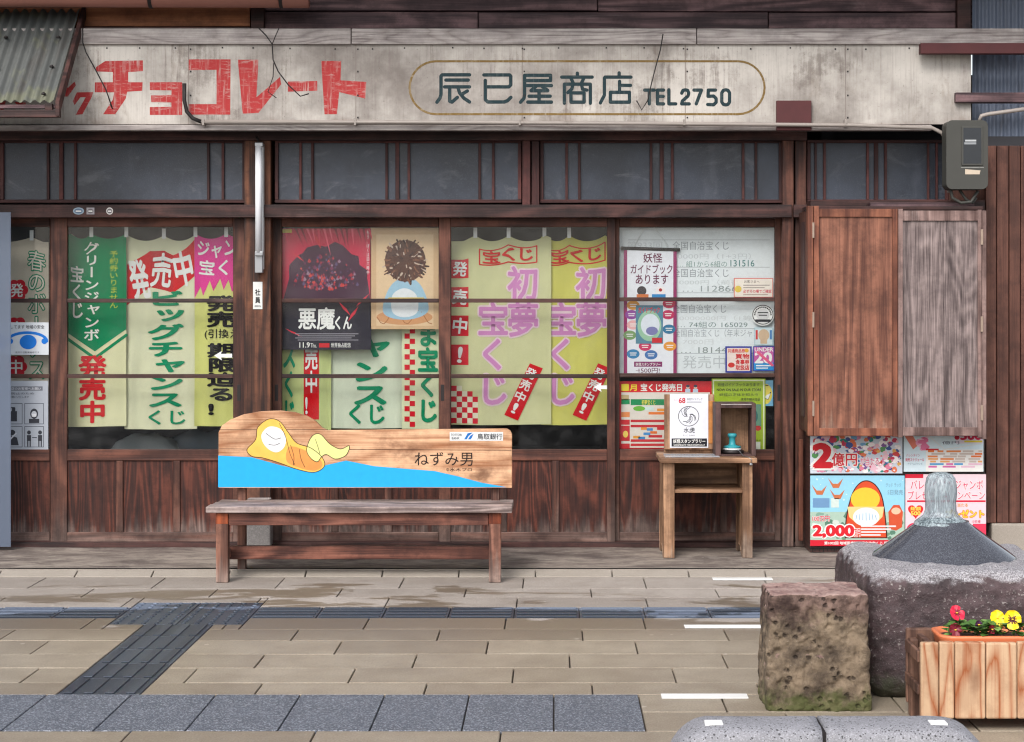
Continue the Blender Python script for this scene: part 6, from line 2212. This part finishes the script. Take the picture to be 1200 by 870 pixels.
def pansy(label, cx, cy, h, petal, heart, tilt, size, seed, nleaf=26, twist=0.0):
    r = random.Random(seed)
    base = Vector((cx, cy, pz1 - .004))
    t = thing('pansy', label, 'flower', base)
    head = base + Vector((r.uniform(-.01, .01), -.012, h))
    MB().tube([base, base + Vector((.004, -.002, h * .5)), head + Vector((0, .006, -.004))], .0022, 6).build('stem', LEAF, t)
    lm = MB()
    for q in range(nleaf):
        a_ = r.uniform(0, 6.283)
        L, wd = r.uniform(.028, .05), r.uniform(.011, .017)
        st = base + Vector((r.uniform(-.03, .03), r.uniform(-.02, .03), r.uniform(.012, .046)))
        dr_ = Vector((math.cos(a_), math.sin(a_), r.uniform(.05, .8))).normalized()
        sd_ = dr_.cross(Vector((0, 0, 1))).normalized()
        up_ = sd_.cross(dr_)
        n = 5
        v = []
        for j in range(n + 1):
            u = j / n
            w_ = wd * math.sin(math.pi * min(1, u * .92 + .06)) ** .8
            c = st + dr_ * L * u - up_ * (.012 * u * u)
            v += [c - sd_ * w_ + up_ * .003, c, c + sd_ * w_ + up_ * .003]
        f = []
        for j in range(n):
            for k in range(2): f.append((j * 3 + k, j * 3 + k + 1, (j + 1) * 3 + k + 1, (j + 1) * 3 + k))
        lm.add(v, f, r.choice([0, 0, 1]), None, True)
    lm.build('leaves', [LEAF, LEAF2], t)
    # five petals facing the street
    ang = [math.radians(a_) + twist for a_ in (62, 118, 8, 172, 270)]
    for q, a_ in enumerate(ang):
        pm = MB()
        R = size * (1.0 if q != 4 else 1.1)
        wd = size * (.62 if q != 4 else .78)
        v, f = [], []
        n1, n2 = 6, 6
        yo = -.0012 * (q if q < 4 else 5)
        for i in range(n1 + 1):
            u = i / n1
            for j in range(n2 + 1):
                w_ = (j / n2 - .5) * 2
                rad = R * u * (1 - .12 * w_ * w_)
                lat = wd * w_ * math.sin(math.pi * (.12 + .62 * u)) * u ** .45
                lx, lz = rad * math.cos(a_) - lat * math.sin(a_), rad * math.sin(a_) + lat * math.cos(a_)
                ly = yo - .006 * u * u + .0035 * math.sin(w_ * 4 + q + seed) * u
                v.append(head + Vector((lx, ly + tilt * lz, lz)))
        for i in range(n1):
            for j in range(n2):
                a2 = (i * (n2 + 1) + j, i * (n2 + 1) + j + 1, (i + 1) * (n2 + 1) + j + 1, (i + 1) * (n2 + 1) + j)
                pm.f.append(list(a2)); pm.m.append(1 if i < (3 if q >= 2 else 1) and (j % 2 == 0 or i < 2) else 0); pm.r.append(.5); pm.sm.append(True)
        pm.v = [tuple(p) for p in v]
        pm.build('petal', [petal, heart], t)
    MB().lathe((head.x, head.y - .009, head.z - .002), [(0, 0), (.004, .001), (.004, .003), (0, .004)], 8).build('eye', paint('pansy_eye', rgb(226, 190, 60), .5), t)
    return t


P_YEL, P_RED, P_WINE, P_DK = paint('yellow_petal', rgb(236, 200, 20), .5, .1, 30), paint('crimson_petal', rgb(190, 24, 56), .5, .2, 30), paint('wine_petal', rgb(110, 16, 36), .5, .25, 30), paint('dark_petal_heart', rgb(74, 24, 20), .6)
FY = PY + .11
fxp = lambda px: W(px, 0, FY).x
pansy('large yellow pansy with a dark brown face in the planter', fxp(1185), FY - .03, .07, P_YEL, P_DK, .25, .030, 1)
pansy('yellow pansy seen half from the side, left of the dark faced one', fxp(1166), FY + .02, .066, P_YEL, P_YEL, .5, .025, 2, twist=.5)
pansy('bright crimson pansy standing tallest at the left of the planter', fxp(1124), FY + .03, .082, P_RED, P_WINE, .9, .023, 3, twist=1.2)
pansy('dark wine red pansy drooping over the left rim of the planter', fxp(1118), FY - .03, .034, P_WINE, P_WINE, .3, .022, 4, nleaf=12)
pansy('small closed brownish red pansy bud between the leaves in mid planter', fxp(1158), FY - .03, .036, P_WINE, P_DK, .3, .013, 5, nleaf=30)
pansy('small dark purple pansy among leaves in the planter', fxp(1143), FY - .01, .048, paint('purple_petal', rgb(70, 34, 72), .5), P_DK, .4, .013, 6, nleaf=34)
pansy('yellow pansy at the right edge of the planter', fxp(1212), FY, .05, P_YEL, P_DK, .3, .027, 7, nleaf=30)
